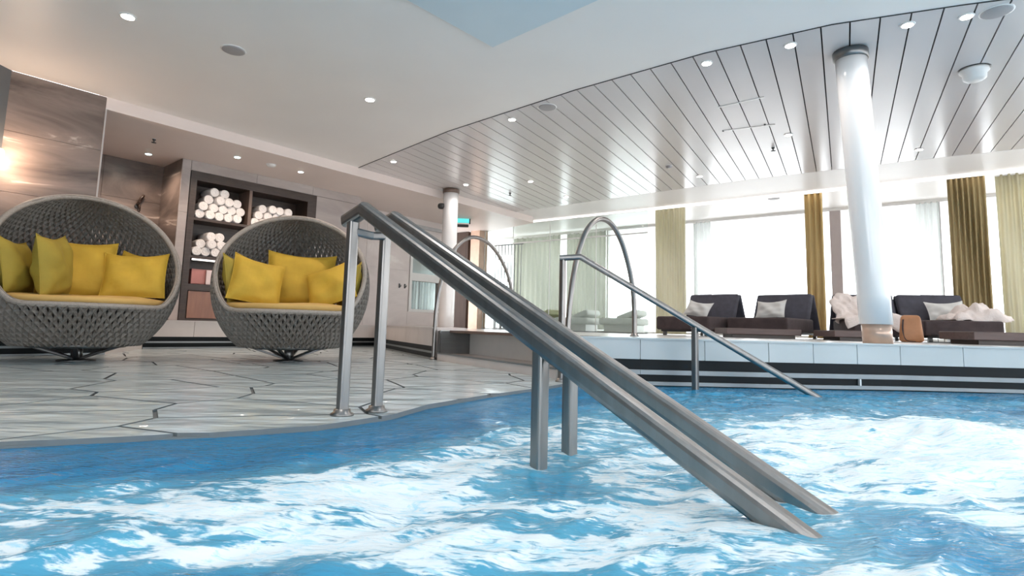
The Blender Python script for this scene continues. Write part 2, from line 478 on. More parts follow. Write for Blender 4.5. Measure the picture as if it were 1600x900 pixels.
ledge_poly = LEDGE_FRONT + [(-0.6, 7.9), (-1.4, 13.9), (-3.5, 14.2), (-8.5, 9.8), (-6.2, 6.0)]
ledge = struct(mk('floor_ledge', prism([(p[0], p[1]) for p in ledge_poly], .0, ZL - .002), M['ledge']), 'raised stone ledge at the foot of the marble walls')
fascia(ledge, [FW.xy(-.02, .20), FW.xy(1.05, .20)], ZL, .19, [(.10, .125), (.02, .04)], .6, M['ledge'])
fascia(ledge, [CW.xy(-.55, .38), CW.xy(3.40, .38), (-2.15, 10.15), (-0.98, 7.45)], ZL, .19, [(.10, .125), (.02, .04)], .7, M['ledge'])

# deck with the stepped entry
SW = Wall(STEP_A, STEP_B)                          # runs right and toward the camera; n points to the pool
if SW.n[0] > 0: SW.n = -SW.n
s0, s1 = 0.05, SW.L - .12
deck_poly = [STEP_A, SW.xy(s0), SW.xy(s0, -.42), SW.xy(s1, -.42), SW.xy(s1)] + DECK_EDGE + [(12.5, 14), (4, 19), (-4, 19.5), (-1.9, 14.2), (-1.6, 10.2), (-0.9, 7.6)]
deck = struct(mk('floor_deck', prism(deck_poly, -.2, ZD - .002), M['deck_top']), 'white raised deck around the far side of the pool')
fascia(deck, DECK_EDGE[:7], ZD, .215, [(.09, .128), (.002, .032)], .47, M['white_tile'])
for px_ in (990, 1341):
    P_ = on_y(px_, 595, 5.0)
    w_ = Wall(DECK_EDGE[1], DECK_EDGE[2]) if px_ < 1100 else Wall(DECK_EDGE[2], DECK_EDGE[3])
    Q_ = on_wall(px_, 595, w_.P, w_.n); a_ = float((Q_[:2] - w_.P) @ w_.d)
    mk('step_light', w_.box(a_ - .007, a_ + .007, .033, .088, .0, .03), M['frame_white'], deck)  # small step light, its shine given only by white colour
step = mk('entry_step', SW.box(s0, s1, .0, .10, -.42, .04), M['ledge'], deck)
mk('step_nosing', SW.box(s0, s1, .10, .112, -.03, .05), M['silver'], deck)
mk('step_riser', SW.box(s0 + .02, s1 - .02, .10, ZD - .03, -.42, -.40), M['frame_white'], deck)
mk('deck_lip', SW.box(s0, s1, ZD - .03, ZD, -.43, -.12), M['wood_brown'], deck)
mk('step_side', SW.box(-.02, s0, 0, ZD - .01, -.42, .01), M['steel_dark'], deck)

# ------------------------------------------------------------------ ceiling
NEAR = [tuple(on_z(x, y, ZC)[:2]) for x, y in ((560, 262), (700, 205), (900, 140), (1100, 83), (1300, 38), (1500, 8), (1600, -5))]
e_end = np.array(NEAR[-1]) - np.array(NEAR[-2]); e_end = e_end / np.hypot(*e_end)
NEAR = NEAR + [tuple(np.array(NEAR[-1]) + e_end * 2.5), tuple(np.array(NEAR[-1]) + e_end * 8)]
ceil_poly = [FW.xy(-.15), FW.xy(FW.L)] + NEAR + [(11.5, -6), (-6.2, -6)]
ceiling = struct(mk('ceiling', prism(ceil_poly, ZC, ZC + .12), M['ceiling']), 'smooth white ceiling over the pool')
# dark edge bead along the slat field
mk('edge_gap', sweep([(p[0], p[1], ZC - .001) for p in NEAR], [(-.006, -.004), (.006, -.004), (.006, .004), (-.006, .004)]), M['dark_gap'], ceiling)
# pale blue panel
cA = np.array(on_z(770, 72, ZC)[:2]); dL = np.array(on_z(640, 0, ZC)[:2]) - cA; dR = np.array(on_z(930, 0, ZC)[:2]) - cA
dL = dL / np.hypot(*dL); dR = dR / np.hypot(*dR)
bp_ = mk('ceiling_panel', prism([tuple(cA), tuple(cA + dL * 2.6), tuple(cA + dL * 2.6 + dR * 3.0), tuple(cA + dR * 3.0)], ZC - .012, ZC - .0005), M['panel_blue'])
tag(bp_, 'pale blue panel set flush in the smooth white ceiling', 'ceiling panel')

# slats: direction q, spaced across p
q_ = np.array([math.sin(math.radians(30)), math.cos(math.radians(30))]); p_ = np.array([q_[1], -q_[0]])
def st(P): P = np.array(P[:2]); return float(P @ p_), float(P @ q_)
near_st = [st(P) for P in NEAR]
FAR = [(-2.9, 15.6), (-1.3, 14.2), (2.59, 10.91), (4.02, 9.74), (5.9, 8.45), (8.2, 7.0), (13, 4.0)]
far_st = [st(P) for P in FAR]
def interp(tab, s):
    if s <= tab[0][0]: return tab[0][1]
    for (a, ta), (b, tb) in zip(tab, tab[1:]):
        if a <= s <= b: return ta + (tb - ta) * (s - a) / (b - a)
    return tab[-1][1]
slat_root = struct(mk('ceiling_slatted', prism([tuple(p_ * s + q_ * interp(near_st, s)) for s, _ in near_st] + [tuple(p_ * s + q_ * t) for s, t in reversed(far_st)], ZC + .05, ZC + .08), M['dark_gap']), 'slatted white lacquered ceiling over the deck')
s = near_st[0][0] + .02; W_SLAT = .219
near_end = near_st[-1][0]
while s < near_end - .3:
    a, b = s + .006, s + W_SLAT - .006
    quad = [tuple(p_ * a + q_ * (interp(near_st, a) + .012)), tuple(p_ * b + q_ * (interp(near_st, b) + .012)),
            tuple(p_ * b + q_ * interp(far_st, b)), tuple(p_ * a + q_ * interp(far_st, a))]
    mk('ceiling_slat', prism(quad, ZC, ZC + .02), M['slat'], slat_root)
    s += W_SLAT
# band beyond the slats and the bay ceiling
band = struct(mk('ceiling_bay', prism([tuple(np.array(P) + q_ * .006) for P in FAR] + [(14, 13), (5, 21), (-5, 21)], ZC - .001, ZC + .1), M['ceiling']), 'white ceiling of the bright window bay')
struct(mk('trim_1', TW.box(-.1, 14, ZC - .05, ZC - .0015, -.02, .02), M['led']), 'bright white light line where the bay begins')
# soffit over the alcove with its fascia
soff_poly = [FW.xy(.86), FW.xy(4.54), FW.xy(9.6), (-2.2, 17), (-9.5, 11.5), FW.xy(.86, -3.2)]
soffit = struct(mk('ceiling_soffit', prism(soff_poly, ZS, ZC + .1), M['soffit']), 'lower warm ceiling over the towel alcove')

# ------------------------------------------------------------------ walls
def panels(parent, w, a0, a1, z0, z1, na, nz, mat, o=0.0, th=.02, name='marble_panel'):
    for i in range(na):
        for k in range(nz):
            mk(name, w.box(a0 + (a1 - a0) * i / na + .002, a0 + (a1 - a0) * (i + 1) / na - .002, z0 + (z1 - z0) * k / nz + .002, z0 + (z1 - z0) * (k + 1) / nz - .002, o, o + th), mat, parent)

wl = struct(mk('wall_left', prism([(-5.52, 6.05), (-5.75, -6), (-6.0, -6), (-5.9, 6.05)], -.2, ZC), M['wall_dark']), 'dark grey wall at the left edge')
wf = struct(mk('wall_front_left', join(FW.box(-.3, .855, ZL - .1, ZC, -.25, -.02), FW.box(.60, .855, ZL - .1, ZC, -2.4, -.2)), M['marble_wall']), 'taupe marble wall behind the left woven chair')
panels(wf, FW, -.05, .858, ZL, ZC, 1, 4, M['marble_wall'], -.02, .02)
mk('metal_edge', FW.box(.856, .872, ZL, ZS, -.03, .012), M['frame_grey'], wf)
AW = Wall(FW.xy(.5, -2.3), FW.xy(6, -2.3))
wa = struct(mk('wall_alcove', AW.box(-.2, 3.5, ZL - .1, ZS, -.2, -.02), M['marble_wall']), 'dim marble wall at the back of the alcove')
panels(wa, AW, -.2, 3.5, ZL, ZS, 3, 4, M['marble_wall'], -.02, .02)
wc = struct(mk('wall_cabinet', join(CW.box(-.13, -.02, ZL - .1, ZS, -1.2, -.02), CW.box(-.1, 3.14, ZL - .1, ZS, -1.2, -.55), CW.box(3.0, 3.14, ZL - .1, ZS, -1.2, -.02),
            CW.box(-.02, 3.1, 2.80, ZS, -.6, -.02), CW.box(2.2, 3.1, ZL - .1, 2.8, -.6, -.02)), M['marble_wall']), 'taupe marble wall around the towel cabinet')
panels(wc, CW, -.13, .0, ZL, ZS, 1, 3, M['marble_light'], -.02, .02)
panels(wc, CW, .003, 3.14, 2.79, ZS, 3, 1, M['marble_light'], -.02, .02)
panels(wc, CW, 2.18, 3.14, ZL, 2.785, 1, 4, M['marble_light'], -.02, .02)
w2 = struct(mk('wall_back_left', join(W2.box(-1.2, 1.27, ZL - .1, ZS, -.2, -.02), W2.box(2.28, 2.34, ZL - .1, ZS, -.2, -.02), W2.box(1.27, 2.3, ZL - .1, .76, -.2, -.02), W2.box(1.27, 2.3, 2.4, ZS, -.2, -.02)), M['marble_pale']), 'pale marble wall beyond the woven chairs')
panels(w2, W2, -1.2, 1.25, ZL, ZS, 2, 2, M['marble_pale'], -.02, .02)
panels(w2, W2, 1.25, 2.34, ZL, .76, 1, 1, M['marble_pale'], -.02, .02)
panels(w2, W2, 1.25, 2.34, 2.4, ZS, 1, 1, M['marble_pale'], -.02, .02)
beam = struct(mk('trim_2', W2.box(-.9, 2.34, 2.72, 2.80, 0, .05), M['frame_grey']), 'grey trim line high on the pale wall')

# framed opening with rods in the pale wall
win = struct(empty('window_1', W2.pt(1.27, .76)), 'white framed opening with grey rods in the pale wall')
win.rotation_euler = (0, 0, W2.rz())
for nm, b in (('frame_stile', box(0, .07, -.02, .06, 0, 1.64)), ('frame_stile', box(.96, 1.03, -.02, .06, 0, 1.64)), ('frame_rail', box(.07, .96, -.02, .06, 0, .06)),
              ('frame_rail', box(.07, .96, -.02, .06, .72, .90)), ('frame_rail', box(.07, .96, -.02, .06, 1.58, 1.64))):
    mk(nm, b, M['frame_white'], win)
mk('pane', box(.07, .96, .05, .055, .06, .72), M['glass'], win); mk('pane', box(.07, .96, .05, .055, .90, 1.58), M['glass'], win)
mk('backing_panel', box(.0, 1.03, .13, .15, 0, 1.64), M['mullion_pink'], win)
for i in range(9): mk('rod', box(.12 + i * .095, .15 + i * .095, .08, .11, .06, .72), M['frame_grey'] if i % 2 else M['frame_white'], win)

# rear and right walls with daylight openings, outside the picture
wr = struct(mk('wall_rear', join(box(-6, 12, -6.2, -6, -.2, .5), box(-6, 12, -6.2, -6, 2.7, ZC), box(-6, -5, -6.2, -6, .5, 2.7), box(-.3, .3, -6.2, -6, .5, 2.7), box(5, 5.6, -6.2, -6, .5, 2.7), box(11, 12, -6.2, -6, .5, 2.7)), M['frame_white']), 'white wall with windows at the rear of the pool hall')
wg = struct(mk('wall_right', join(box(11.4, 11.6, -6, 12, -.2, .6), box(11.4, 11.6, -6, 12, 2.7, ZC), box(11.4, 11.6, -6, -5.4, .6, 2.7), box(11.4, 11.6, 0, .6, .6, 2.7), box(11.4, 11.6, 5.4, 6, .6, 2.7)), M['frame_white']), 'white wall with windows at the right end of the hall')

# ------------------------------------------------------------------ window bay
BAY = 1.9
BW = Wall(TW.xy(-1.5, -BAY), TW.xy(14, -BAY)); BW.n = TW.n.copy()
def bay_s(x):   # along the window wall for a picture column
    Q = on_wall(x, 520, BW.P, BW.n); return float((Q[:2] - BW.P) @ BW.d)
def head_s(x):
    Q = on_wall(x, 520, TW.P, TW.n); return float((Q[:2] - TW.P) @ TW.d)
wb = struct(empty('window_2', BW.pt(0, ZD)), 'tall bright windows behind the loungers')
wb.rotation_euler = (0, 0, BW.rz())
mk('sill', box(0, 15.5, -.06, .06, 0, .05), M['frame_white'], wb)
mk('head', box(0, 15.5, -.06, .06, ZC - ZD - .06, ZC - ZD), M['frame_white'], wb)
cols = [0.0] + [bay_s(x) for x in (806, 950, 1088, 1312, 1478, 1575)] + [15.5]
for i, a in enumerate(cols):
    wide = .20 if i == 4 else .045
    mk('mullion', box(a - wide / 2, a + wide / 2, -.07, .07, .05, ZC - ZD - .06), M['mullion_pink'] if i == 4 else M['frame_grey'] if i > 3 else M['frame_white'], wb)
for a, b in zip(cols, cols[1:]):
    mk('pane', box(a + .02, b - .02, -.004, .004, .05, ZC - ZD - .06), M['wglass'], wb)

# glass partition left of the bay
gp = empty('glass_partition', TW.pt(0, ZD)); gp.rotation_euler = (0, 0, TW.rz())
tag(gp, 'clear frameless glass partition behind the two arched grab rails', 'glass partition')
gcols = [.40, 1.33, 2.44, 3.7, 4.95]
for a, b in zip(gcols, gcols[1:]):
    mk('pane', box(a + .004, b - .004, -.006, .006, .02, ZC - ZD - .05), M['glass'], gp)
    mk('joint', box(a - .006, a + .006, -.01, .01, .02, ZC - ZD - .05), M['frame_white'], gp)
mk('floor_channel', box(.4, 4.95, -.03, .03, 0, .02), M['silver'], gp)
mk('head_channel', box(.4, 4.95, -.03, .03, ZC - ZD - .055, ZC - ZD - .045), M['frame_white'], gp)
mk('transom', box(1.33, 4.95, -.012, .012, 2.16, 2.19), M['frame_white'], gp)

# brown slatted wooden screen and pale post left of the glass
ws = empty('wooden_screen', TW.pt(-1.25, ZD, .25)); ws.rotation_euler = (0, 0, TW.rz())
tag(ws, 'brown vertical slat wooden screen behind the slim white column', 'screen')
mk('backing', box(0, 1.3, .06, .09, 0, 2.54), M['screen_wood'], ws)
for i, (a, b) in enumerate(((0, .10), (.14, .2), (.25, .36), (.42, .47), (.52, .63), (.70, .76), (.82, 1.3))):
    mk('slat', box(a, b, -.01 - .02 * (i % 2), .06, 0, 2.54), M['screen_wood'] if i % 2 == 0 else M['wood_dark'], ws)
pp = mk('pale_post', TW.box(.10, .40, ZD, ZC - .002, -.12, .22), M['copper'])
tag(pp, 'smooth blush coloured post between wooden screen and glass', 'post')
# rod screen behind the glass
rs = empty('rod_screen', TW.pt(.45, ZD, -.35)); rs.rotation_euler = (0, 0, TW.rz())
tag(rs, 'screen of thin vertical metal rods behind the glass partition', 'screen')
for i in range(9): mk('rod', lathe([(.012, 0), (.012, 2.2)], 8, .05 + i * .105, 0), M['frame_grey'] if i % 3 else M['steel_dark'], rs)
mk('top_bar', box(0, .95, -.012, .012, 2.2, 2.23), M['steel_dark'], rs)
mk('bottom_bar', box(0, .95, -.012, .012, 0.0, .03), M['steel_dark'], rs)
for i in range(5): mk('panel_blade', box(.02 + i * .19, .09 + i * .19, .03, .05, .03, .62 - .05 * (i % 2)), M['steel_dark'], rs)

# curtains: folded sheets with a hem
def curtain(name, w, a0, a1, z0, z1, mat, label, o=0.0, folds=7, amp=.045, flare=0.0, group=None):
    root = empty(name, w.pt((a0 + a1) / 2, z0, o)); root.rotation_euler = (0, 0, w.rz())
    n = folds * 8; V, Fc = [], []; rows = 7
    for r in range(rows + 1):
        z = (z1 - z0) * r / rows
        wd = 1 + flare * (1 - r / rows)
        for i in range(n + 1):
            u = i / n - .5
            V.append((u * (a1 - a0) * wd, amp * (0.65 + .35 * math.sin(r * .9 + i * .11)) * math.sin(2 * PI * folds * (i / n) + .35 * math.sin(r * .8)), z))
    for r in range(rows):
        for i in range(n):
            Fc.append((r * (n + 1) + i, r * (n + 1) + i + 1, (r + 1) * (n + 1) + i + 1, (r + 1) * (n + 1) + i))
    c = mk('cloth', (V, Fc), mat, root, True)
    so = c.modifiers.new('thick', 'SOLIDIFY'); so.thickness = .004
    mk('curtain_track', box(-(a1 - a0) / 2, (a1 - a0) / 2, -.02, .02, z1 - z0 - .02, z1 - z0), M['frame_white'], root)
    return tag(root, label, 'curtain', group)

zt = ZC - .02
curtain('pale_gold_curtain', TW, head_s(1022), head_s(1070), ZD + .01, zt, M['pale_curtain'], 'pale greenish gold curtain left of the two brown loungers', -.09, 6)
curtain('tan_curtain', TW, head_s(1262), head_s(1291), ZD + .01, zt, M['tan_curtain'], 'narrow tan curtain between the two pairs of loungers', -.09, 3, .04)
curtain('gold_brown_curtain', TW, head_s(1494), head_s(1556), ZD + .01, zt, M['gold_curtain'], 'gold brown folded curtain behind the lounger with the robe', -.09, 7, .05)
curtain('pale_gold_curtain', TW, head_s(1574), head_s(1640), ZD + .01, zt, M['pale_curtain'], 'pale gold curtain at the far right edge', -.25, 5, .05)
curtain('sheer_curtain', BW, bay_s(1090), bay_s(1117), ZD + .06, ZC - .08, M['sheer'], 'white sheer curtain strip beside the pale gold curtain', .2, 4)
curtain('sheer_curtain', BW, bay_s(1442), bay_s(1478), ZD + .06, ZC - .08, M['sheer'], 'pale sheer curtain above the lounger with the robe', .2, 4)
curtain('sheer_curtain', BW, bay_s(806), bay_s(880), ZD + .06, ZC - .08, M['cream_sheer'], 'white sheer curtain behind the left part of the glass partition', .2, 9)
curtain('sheer_curtain', BW, bay_s(890), bay_s(952), ZD + .06, ZC - .08, M['cream_sheer'], 'white sheer curtain seen through the tall arched grab rail', .2, 9)

# ------------------------------------------------------------------ columns
def column(base, top, r, zc, label, foot=True):
    root = empty('column', (base[0], base[1], ZD))
    H = zc - ZD
    dx, dy = top[0] - base[0], top[1] - base[1]
    def sh(VF): return [(x + dx * (z / H), y + dy * (z / H), z) for x, y, z in VF[0]], VF[1]
    z0 = .17 if foot else .0
    mk('shaft', sh(lathe([(r, z0)] + [(r, z0 + (H - .03 - z0) * k / 10) for k in range(1, 11)], 40)), M['column'], root, True)
    if foot: mk('foot', sh(lathe([(r * .9, 0), (r * .9, .175)], 40)), M['copper'], root, True)
    mk('collar', sh(lathe([(r * 1.06, H - .09), (r * 1.12, H - .085), (r * 1.12, H - .012), (r * 1.05, H - .008)], 40)), M['steel_dark'] if foot else M['wood_brown'], root, True)
    return tag(root, label, 'column')
b1 = on_y(1371, 520, 5.22); t1 = on_z(1315, 50, ZC)
column((b1[0], b1[1]), (b1[0] - .20, b1[1] - .10), .132, ZC, 'large glossy white column with tan foot at the deck edge')
column((-1.22, 11.0), (-1.22, 11.0), .145, ZC, 'slim white column behind the steel handrail', False)

# ------------------------------------------------------------------ woven cocoon chairs
AX, AY, AZ, CZ = .81, .73, .835, .835
def rim_theta(phi):
    """latitude at which the opening cuts the shell, phi measured from the front"""
    lo = -PI / 2 + .3
    th = lo
    while th < PI / 2:
        x = AX * math.cos(th) * math.sin(phi); y = -AY * math.cos(th) * math.cos(phi); z = CZ + AZ * math.sin(th)
        if z > .53 and y < -.42 + .60 * ((z - .53) / 1.12) ** 1.1: return th
        th += .004
    return PI / 2
def shell_pt(phi, th, k=1.0):
    c = math.cos(th) ** .92 if th < 0 else math.cos(th)
    return (k * AX * c * math.sin(phi), -k * AY * c * math.cos(phi), max(.15, CZ + k * AZ * math.sin(th)))
TH0 = math.asin((.17 - CZ) / AZ)
NP_, NT = 64, 36
RIM = [rim_theta(2 * PI * i / (2 * NP_)) for i in range(2 * NP_)]
for _ in range(9): RIM = [(RIM[i - 1] + 2 * RIM[i] + RIM[(i + 1) % len(RIM)]) / 4 for i in range(len(RIM))]
def shell_mesh():
    V, Fc, idx = [], [], {}
    dth = (PI / 2 - TH0) / NT
    def vert(i2, j):
        i2 %= 2 * NP_
        th = min(TH0 + j * dth, RIM[i2]); cl = TH0 + j * dth > RIM[i2] + dth * .9
        key = (i2, j)
        if key not in idx: idx[key] = len(V); V.append(shell_pt(PI * i2 / NP_, th))
        return idx[key], cl
    for j in range(0, NT - 1):
        for i in range(NP_):
            i2 = 2 * i + (j % 2)
            q = [vert(i2, j), vert(i2 + 1, j + 1), vert(i2, j + 2), vert(i2 - 1, j + 1)]
            if sum(c for _, c in q) >= 2 or q[0][1]: continue
            if q[2][1]: Fc.append((q[0][0], q[1][0], q[3][0]))
            else: Fc.append(tuple(a for a, _ in q))
    return V, Fc
SHELL = shell_mesh()

def pillow_mesh(w, h, t, seed=0, n=16):
    rnd = random.Random(seed); ph = [rnd.uniform(0, 6.28) for _ in range(6)]
    V, Fc = [], []
    for side in (1, -1):
        for j in range(n + 1):
            for i in range(n + 1):
                u, v = 2 * i / n - 1, 2 * j / n - 1
                e = (1 - abs(u) ** 3.2) * (1 - abs(v) ** 3.2)
                th = t / 2 * max(0, e) ** .55
                pu = u * (1 - .06 * (1 - v * v) * abs(u) ** 3); pv = v * (1 - .06 * (1 - u * u) * abs(v) ** 3)
                wr = .028 * e * (math.sin(5 * u + 3.5 * v + ph[0]) + .7 * math.sin(9 * v - 4 * u + ph[1]) * max(0, -v + .3) + .5 * math.sin(13 * u * v + ph[2]))
                sag = -.03 * max(0, 1 - u * u) * (v > 0) * v
                V.append((pu * w / 2, side * th + wr * (.8 if side > 0 else .5), pv * h / 2 + sag))
    m = (n + 1) ** 2
    for s_ in range(2):
        for j in range(n):
            for i in range(n):
                q = (s_ * m + j * (n + 1) + i, s_ * m + j * (n + 1) + i + 1, s_ * m + (j + 1) * (n + 1) + i + 1, s_ * m + (j + 1) * (n + 1) + i)
                Fc.append(q[::-1] if s_ == 0 else q)
    return V, Fc

def pillow(name, loc, size, thick, rx, ry, rz, mat, label, seed, parent_mat=None, cat='cushion', group=None):
    root = empty(name)
    mw = Matrix.Translation(loc) @ Matrix.Rotation(rz, 4, 'Z') @ Matrix.Rotation(rx, 4, 'X') @ Matrix.Rotation(ry, 4, 'Y')
    root.matrix_world = (parent_mat @ mw) if parent_mat is not None else mw
    mk('cover', pillow_mesh(size[0], size[1], thick, seed), mat, root, True)
    w, h = size
    seam = []
    for u, v in [(-1 + 2 * i / 12, -1) for i in range(12)] + [(1, -1 + 2 * i / 12) for i in range(12)] + [(1 - 2 * i / 12, 1) for i in range(12)] + [(-1, 1 - 2 * i / 12) for i in range(12)]:
        pu = u * (1 - .06 * (1 - v * v) * abs(u) ** 3); pv = v * (1 - .06 * (1 - u * u) * abs(v) ** 3)
        seam.append((pu * w / 2, 0, pv * h / 2 + (-.03 * max(0, 1 - u * u) * v if v > 0 else 0)))
    mk('piping', sweep(seam, round_prof(.006, 5), True, (0, 1, 0)), mat, root, True)
    return tag(root, label, cat, group)

def chair(loc, rz, label):
    root = empty('woven_chair', loc, rz)
    sh = mk('woven_shell', SHELL, M['weave'], root)
    wm = sh.modifiers.new('weave', 'WIREFRAME'); wm.thickness = .054; wm.use_even_offset = False; wm.offset = 0; wm.use_boundary = True
    mk('rim', sweep([shell_pt(PI * i / NP_, RIM[i]) for i in range(2 * NP_)], round_prof(.026, 8), True), M['weave_rim'], root, True)
    # seat cushion filling the bowl
    V, Fc = [], []; n = 48
    rings = [(.0, .63), (.5, .63), (.80, .625), (.92, .615), (.965, .595), (.97, .56), (.90, .515), (.6, .50)]
    for k, z in rings:
        for i in range(n):
            a = 2 * PI * i / n; rr = math.sqrt(max(0, 1 - ((z - CZ) / AZ) ** 2)) * .965
            V.append((k * rr * AX * math.sin(a), -k * rr * AY * math.cos(a), z + (.012 * math.sin(3 * a) if k < .9 else 0)))
    for r in range(len(rings) - 1):
        for i in range(n): Fc.append((r * n + i, (r + 1) * n + i, (r + 1) * n + (i + 1) % n, r * n + (i + 1) % n))
    mk('seat_cushion', (V, Fc), M['seat'], root, True)
    Vp, Fp = [], []  # dark liner added so the holes of the weave look shaded
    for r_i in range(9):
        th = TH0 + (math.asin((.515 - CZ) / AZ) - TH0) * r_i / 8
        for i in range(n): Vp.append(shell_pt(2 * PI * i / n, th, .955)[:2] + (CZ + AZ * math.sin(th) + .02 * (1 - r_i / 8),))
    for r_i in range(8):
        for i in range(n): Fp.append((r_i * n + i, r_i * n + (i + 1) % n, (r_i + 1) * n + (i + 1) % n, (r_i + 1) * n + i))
    mk('shade_liner', (Vp, Fp), M['dark_plastic'], root, True)
    mk('base_ring', lathe([(.40, .135), (.42, .15), (.42, .175), (.40, .185)], 32), M['steel_dark'], root, True)
    mk('hub', lathe([(.05, .0), (.05, .15)], 16), M['steel_dark'], root, True)
    for k in range(6):
        a = k * PI / 3 + .3
        mk('leg', sweep([(.03 * math.cos(a), .03 * math.sin(a), .022), (.40 * math.cos(a), .40 * math.sin(a), .15)], square_prof(.04, .022)), M['steel_dark'], root)
    mk('foot_disc', lathe([(.16, .0), (.16, .012), (.05, .02)], 24), M['steel_dark'], root, True)
    tag(root, label, 'chair', 'woven cocoon chairs')
    return root

FZ = .018
C1 = (-4.24, 5.72, FZ); R1 = math.radians(47)
C2 = (-2.46, 6.50, FZ); R2 = math.radians(17)
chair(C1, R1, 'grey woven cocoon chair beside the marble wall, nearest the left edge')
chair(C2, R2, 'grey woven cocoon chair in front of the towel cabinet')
def cm(c, r): return Matrix.Translation(c) @ Matrix.Rotation(r, 4, 'Z')
m1, m2 = cm(C1, R1), cm(C2, R2)
D = math.radians
g1, g2 = 'cushions on the left woven chair', 'cushions on the right woven chair'
pillow('scatter_cushion', (-.54, -.02, .88), (.50, .52), .19, D(-12), D(2), D(60), M['olive'], 'olive cushion tucked against the left side of the left woven chair', 1, m1, group=g1)
pillow('scatter_cushion', (-.28, -.14, .90), (.54, .58), .21, D(-6), D(-6), D(58), M['olive'], 'olive yellow cushion standing on edge in the left woven chair', 2, m1, group=g1)
pillow('scatter_cushion', (-.02, .26, .92), (.66, .62), .20, D(-16), D(0), D(-6), M['yellow'], 'large mustard cushion leaning on the back of the left woven chair', 3, m1, group=g1)
pillow('scatter_cushion', (.42, -.02, .87), (.58, .52), .19, D(-22), D(-3), D(-26), M['yellow'], 'mustard cushion at the right front of the left woven chair', 4, m1, group=g1)
pillow('scatter_cushion', (.50, .22, .92), (.44, .46), .15, D(-18), D(6), D(-40), M['yellow'], 'mustard cushion mostly hidden behind another on the left woven chair', 5, m1, group=g1)
pillow('scatter_cushion', (-.57, -.06, .88), (.44, .52), .15, D(-10), D(0), D(66), M['olive'], 'olive cushion at the far left side of the right woven chair', 6, m2, group=g2)
pillow('scatter_cushion', (-.36, -.18, .86), (.54, .54), .20, D(-20), D(12), D(24), M['yellow'], 'tilted mustard cushion at the left of the right woven chair', 7, m2, group=g2)
pillow('scatter_cushion', (.06, .20, .93), (.76, .64), .22, D(-14), D(2), D(2), M['yellow'], 'large mustard cushion in the middle of the right woven chair', 8, m2, group=g2)
pillow('scatter_cushion', (.40, -.14, .85), (.54, .52), .20, D(-26), D(-24), D(-28), M['yellow'], 'creased mustard cushion slumped at the right of the right woven chair', 9, m2, group=g2)
pillow('scatter_cushion', (.60, -.06, .87), (.44, .48), .15, D(-10), D(-4), D(-68), M['olive'], 'olive green cushion at the far right side of the right woven chair', 10, m2, group=g2)

# ------------------------------------------------------------------ towel cabinet
tc_ = empty('towel_cabinet', CW.pt(0, ZL)); tc_.rotation_euler = (0, 0, CW.rz())
tag(tc_, 'dark walnut towel cabinet set into the marble wall', 'cabinet')
HB = 2.785 - ZL
mk('back_panel', box(.005, 2.175, .42, .45, 0, HB), M['wood_dark'], tc_)
mk('side_panel', box(.005, .10, -.015, .42, 0, HB), M['wood_dark'], tc_)
mk('side_panel', box(2.00, 2.175, -.015, .42, 0, HB), M['wood_dark'], tc_)
mk('top_panel', box(.10, 2.00, -.015, .42, HB - .14, HB), M['wood_dark'], tc_)
mk('plinth', box(.10, 2.00, 0, .42, 0, .03), M['wood_dark'], tc_)
mk('divider', box(.94, .99, -.005, .42, 1.62, HB - .14), M['wood_brown'], tc_)
for z, a1 in ((1.62, 2.0), (1.02, 2.0), (.57, 2.0)):
    sf = mk('shelf', box(.10, a1, -.01, .42, z - .04 if z > .9 else z - .10, z), M['wood_dark'], tc_)
    if z == 1.02: mk('light_strip', box(.13, .95, -.02, .01, z - .075, z - .05), M['led'], sf)
for a in (.12, .62, 1.12, 1.56):
    dr = mk('door', box(a, a + .46, .0, .02, .04, .46), M['wood_red'], tc_)
    mk('handle', box(a + .40, a + .42, -.02, .0, .2, .32), M['steel_dark'], dr)
bx_ = tag(mk('storage_box', xf(rbox(.16, .60, .06, .36, 0, .24, .01), CW.mat(0, ZL + .575)), M['pink']), 'pink box on the low shelf of the towel cabinet', 'box')
cd_ = tag(mk('card', xf(rbox(.37, .58, .02, .05, 0, .23, .006), CW.mat(0, ZL + .575)), M['pale_pink']), 'pale pink card standing in front of the pink box', 'card')

def towel_mesh(r=.074, L=.36, n=20):
    prof = [(r * .2, -L / 2 + .012), (r * .45, -L / 2 + .002), (r * .62, -L / 2 + .012), (r * .8, -L / 2), (r * .95, -L / 2 + .008), (r, -L / 2 + .03), (r, L / 2 - .03), (r * .9, L / 2)]
    V, Fc = lathe(prof, n)
    return [(x, z, y) for x, y, z in V], [f[::-1] for f in Fc]
TOWEL = mesh_data('towel_roll', *towel_mesh(), M['towel'], True)
ORD = ['first', 'second', 'third', 'fourth', 'fifth', 'sixth']
def towel_pile(a0, z0, rows, label, group, dx=.148):
    for k, (cnt, off) in enumerate(rows):
        for i in range(cnt):
            o = bpy.data.objects.new('rolled_towel', TOWEL); link(o)
            o.matrix_world = CW.mat(a0 + off + i * dx + random.uniform(-.008, .008), z0 + .075 + k * .128 + random.uniform(-.004, .004), -.19 + random.uniform(-.03, .03)) @ Matrix.Rotation(random.uniform(-.08, .08), 4, 'Z') @ Matrix.Rotation(random.uniform(0, 6), 4, 'Y')
            row_ = 'bottom row' if k == 0 else 'top row' if k == len(rows) - 1 else ORD[k] + ' row up'
            tag(o, 'white rolled towel, %s from left, %s on the %s' % (ORD[i], row_, label), 'towel', group)
towel_pile(.19, ZL + 1.62, [(5, .0), (5, .05), (4, .13), (2, .2)], 'upper left cabinet shelf', 'rolled towels on the upper left shelf')
towel_pile(1.08, ZL + 1.62, [(6, .0), (5, .07), (4, .13)], 'upper right cabinet shelf', 'rolled towels on the upper right shelf')
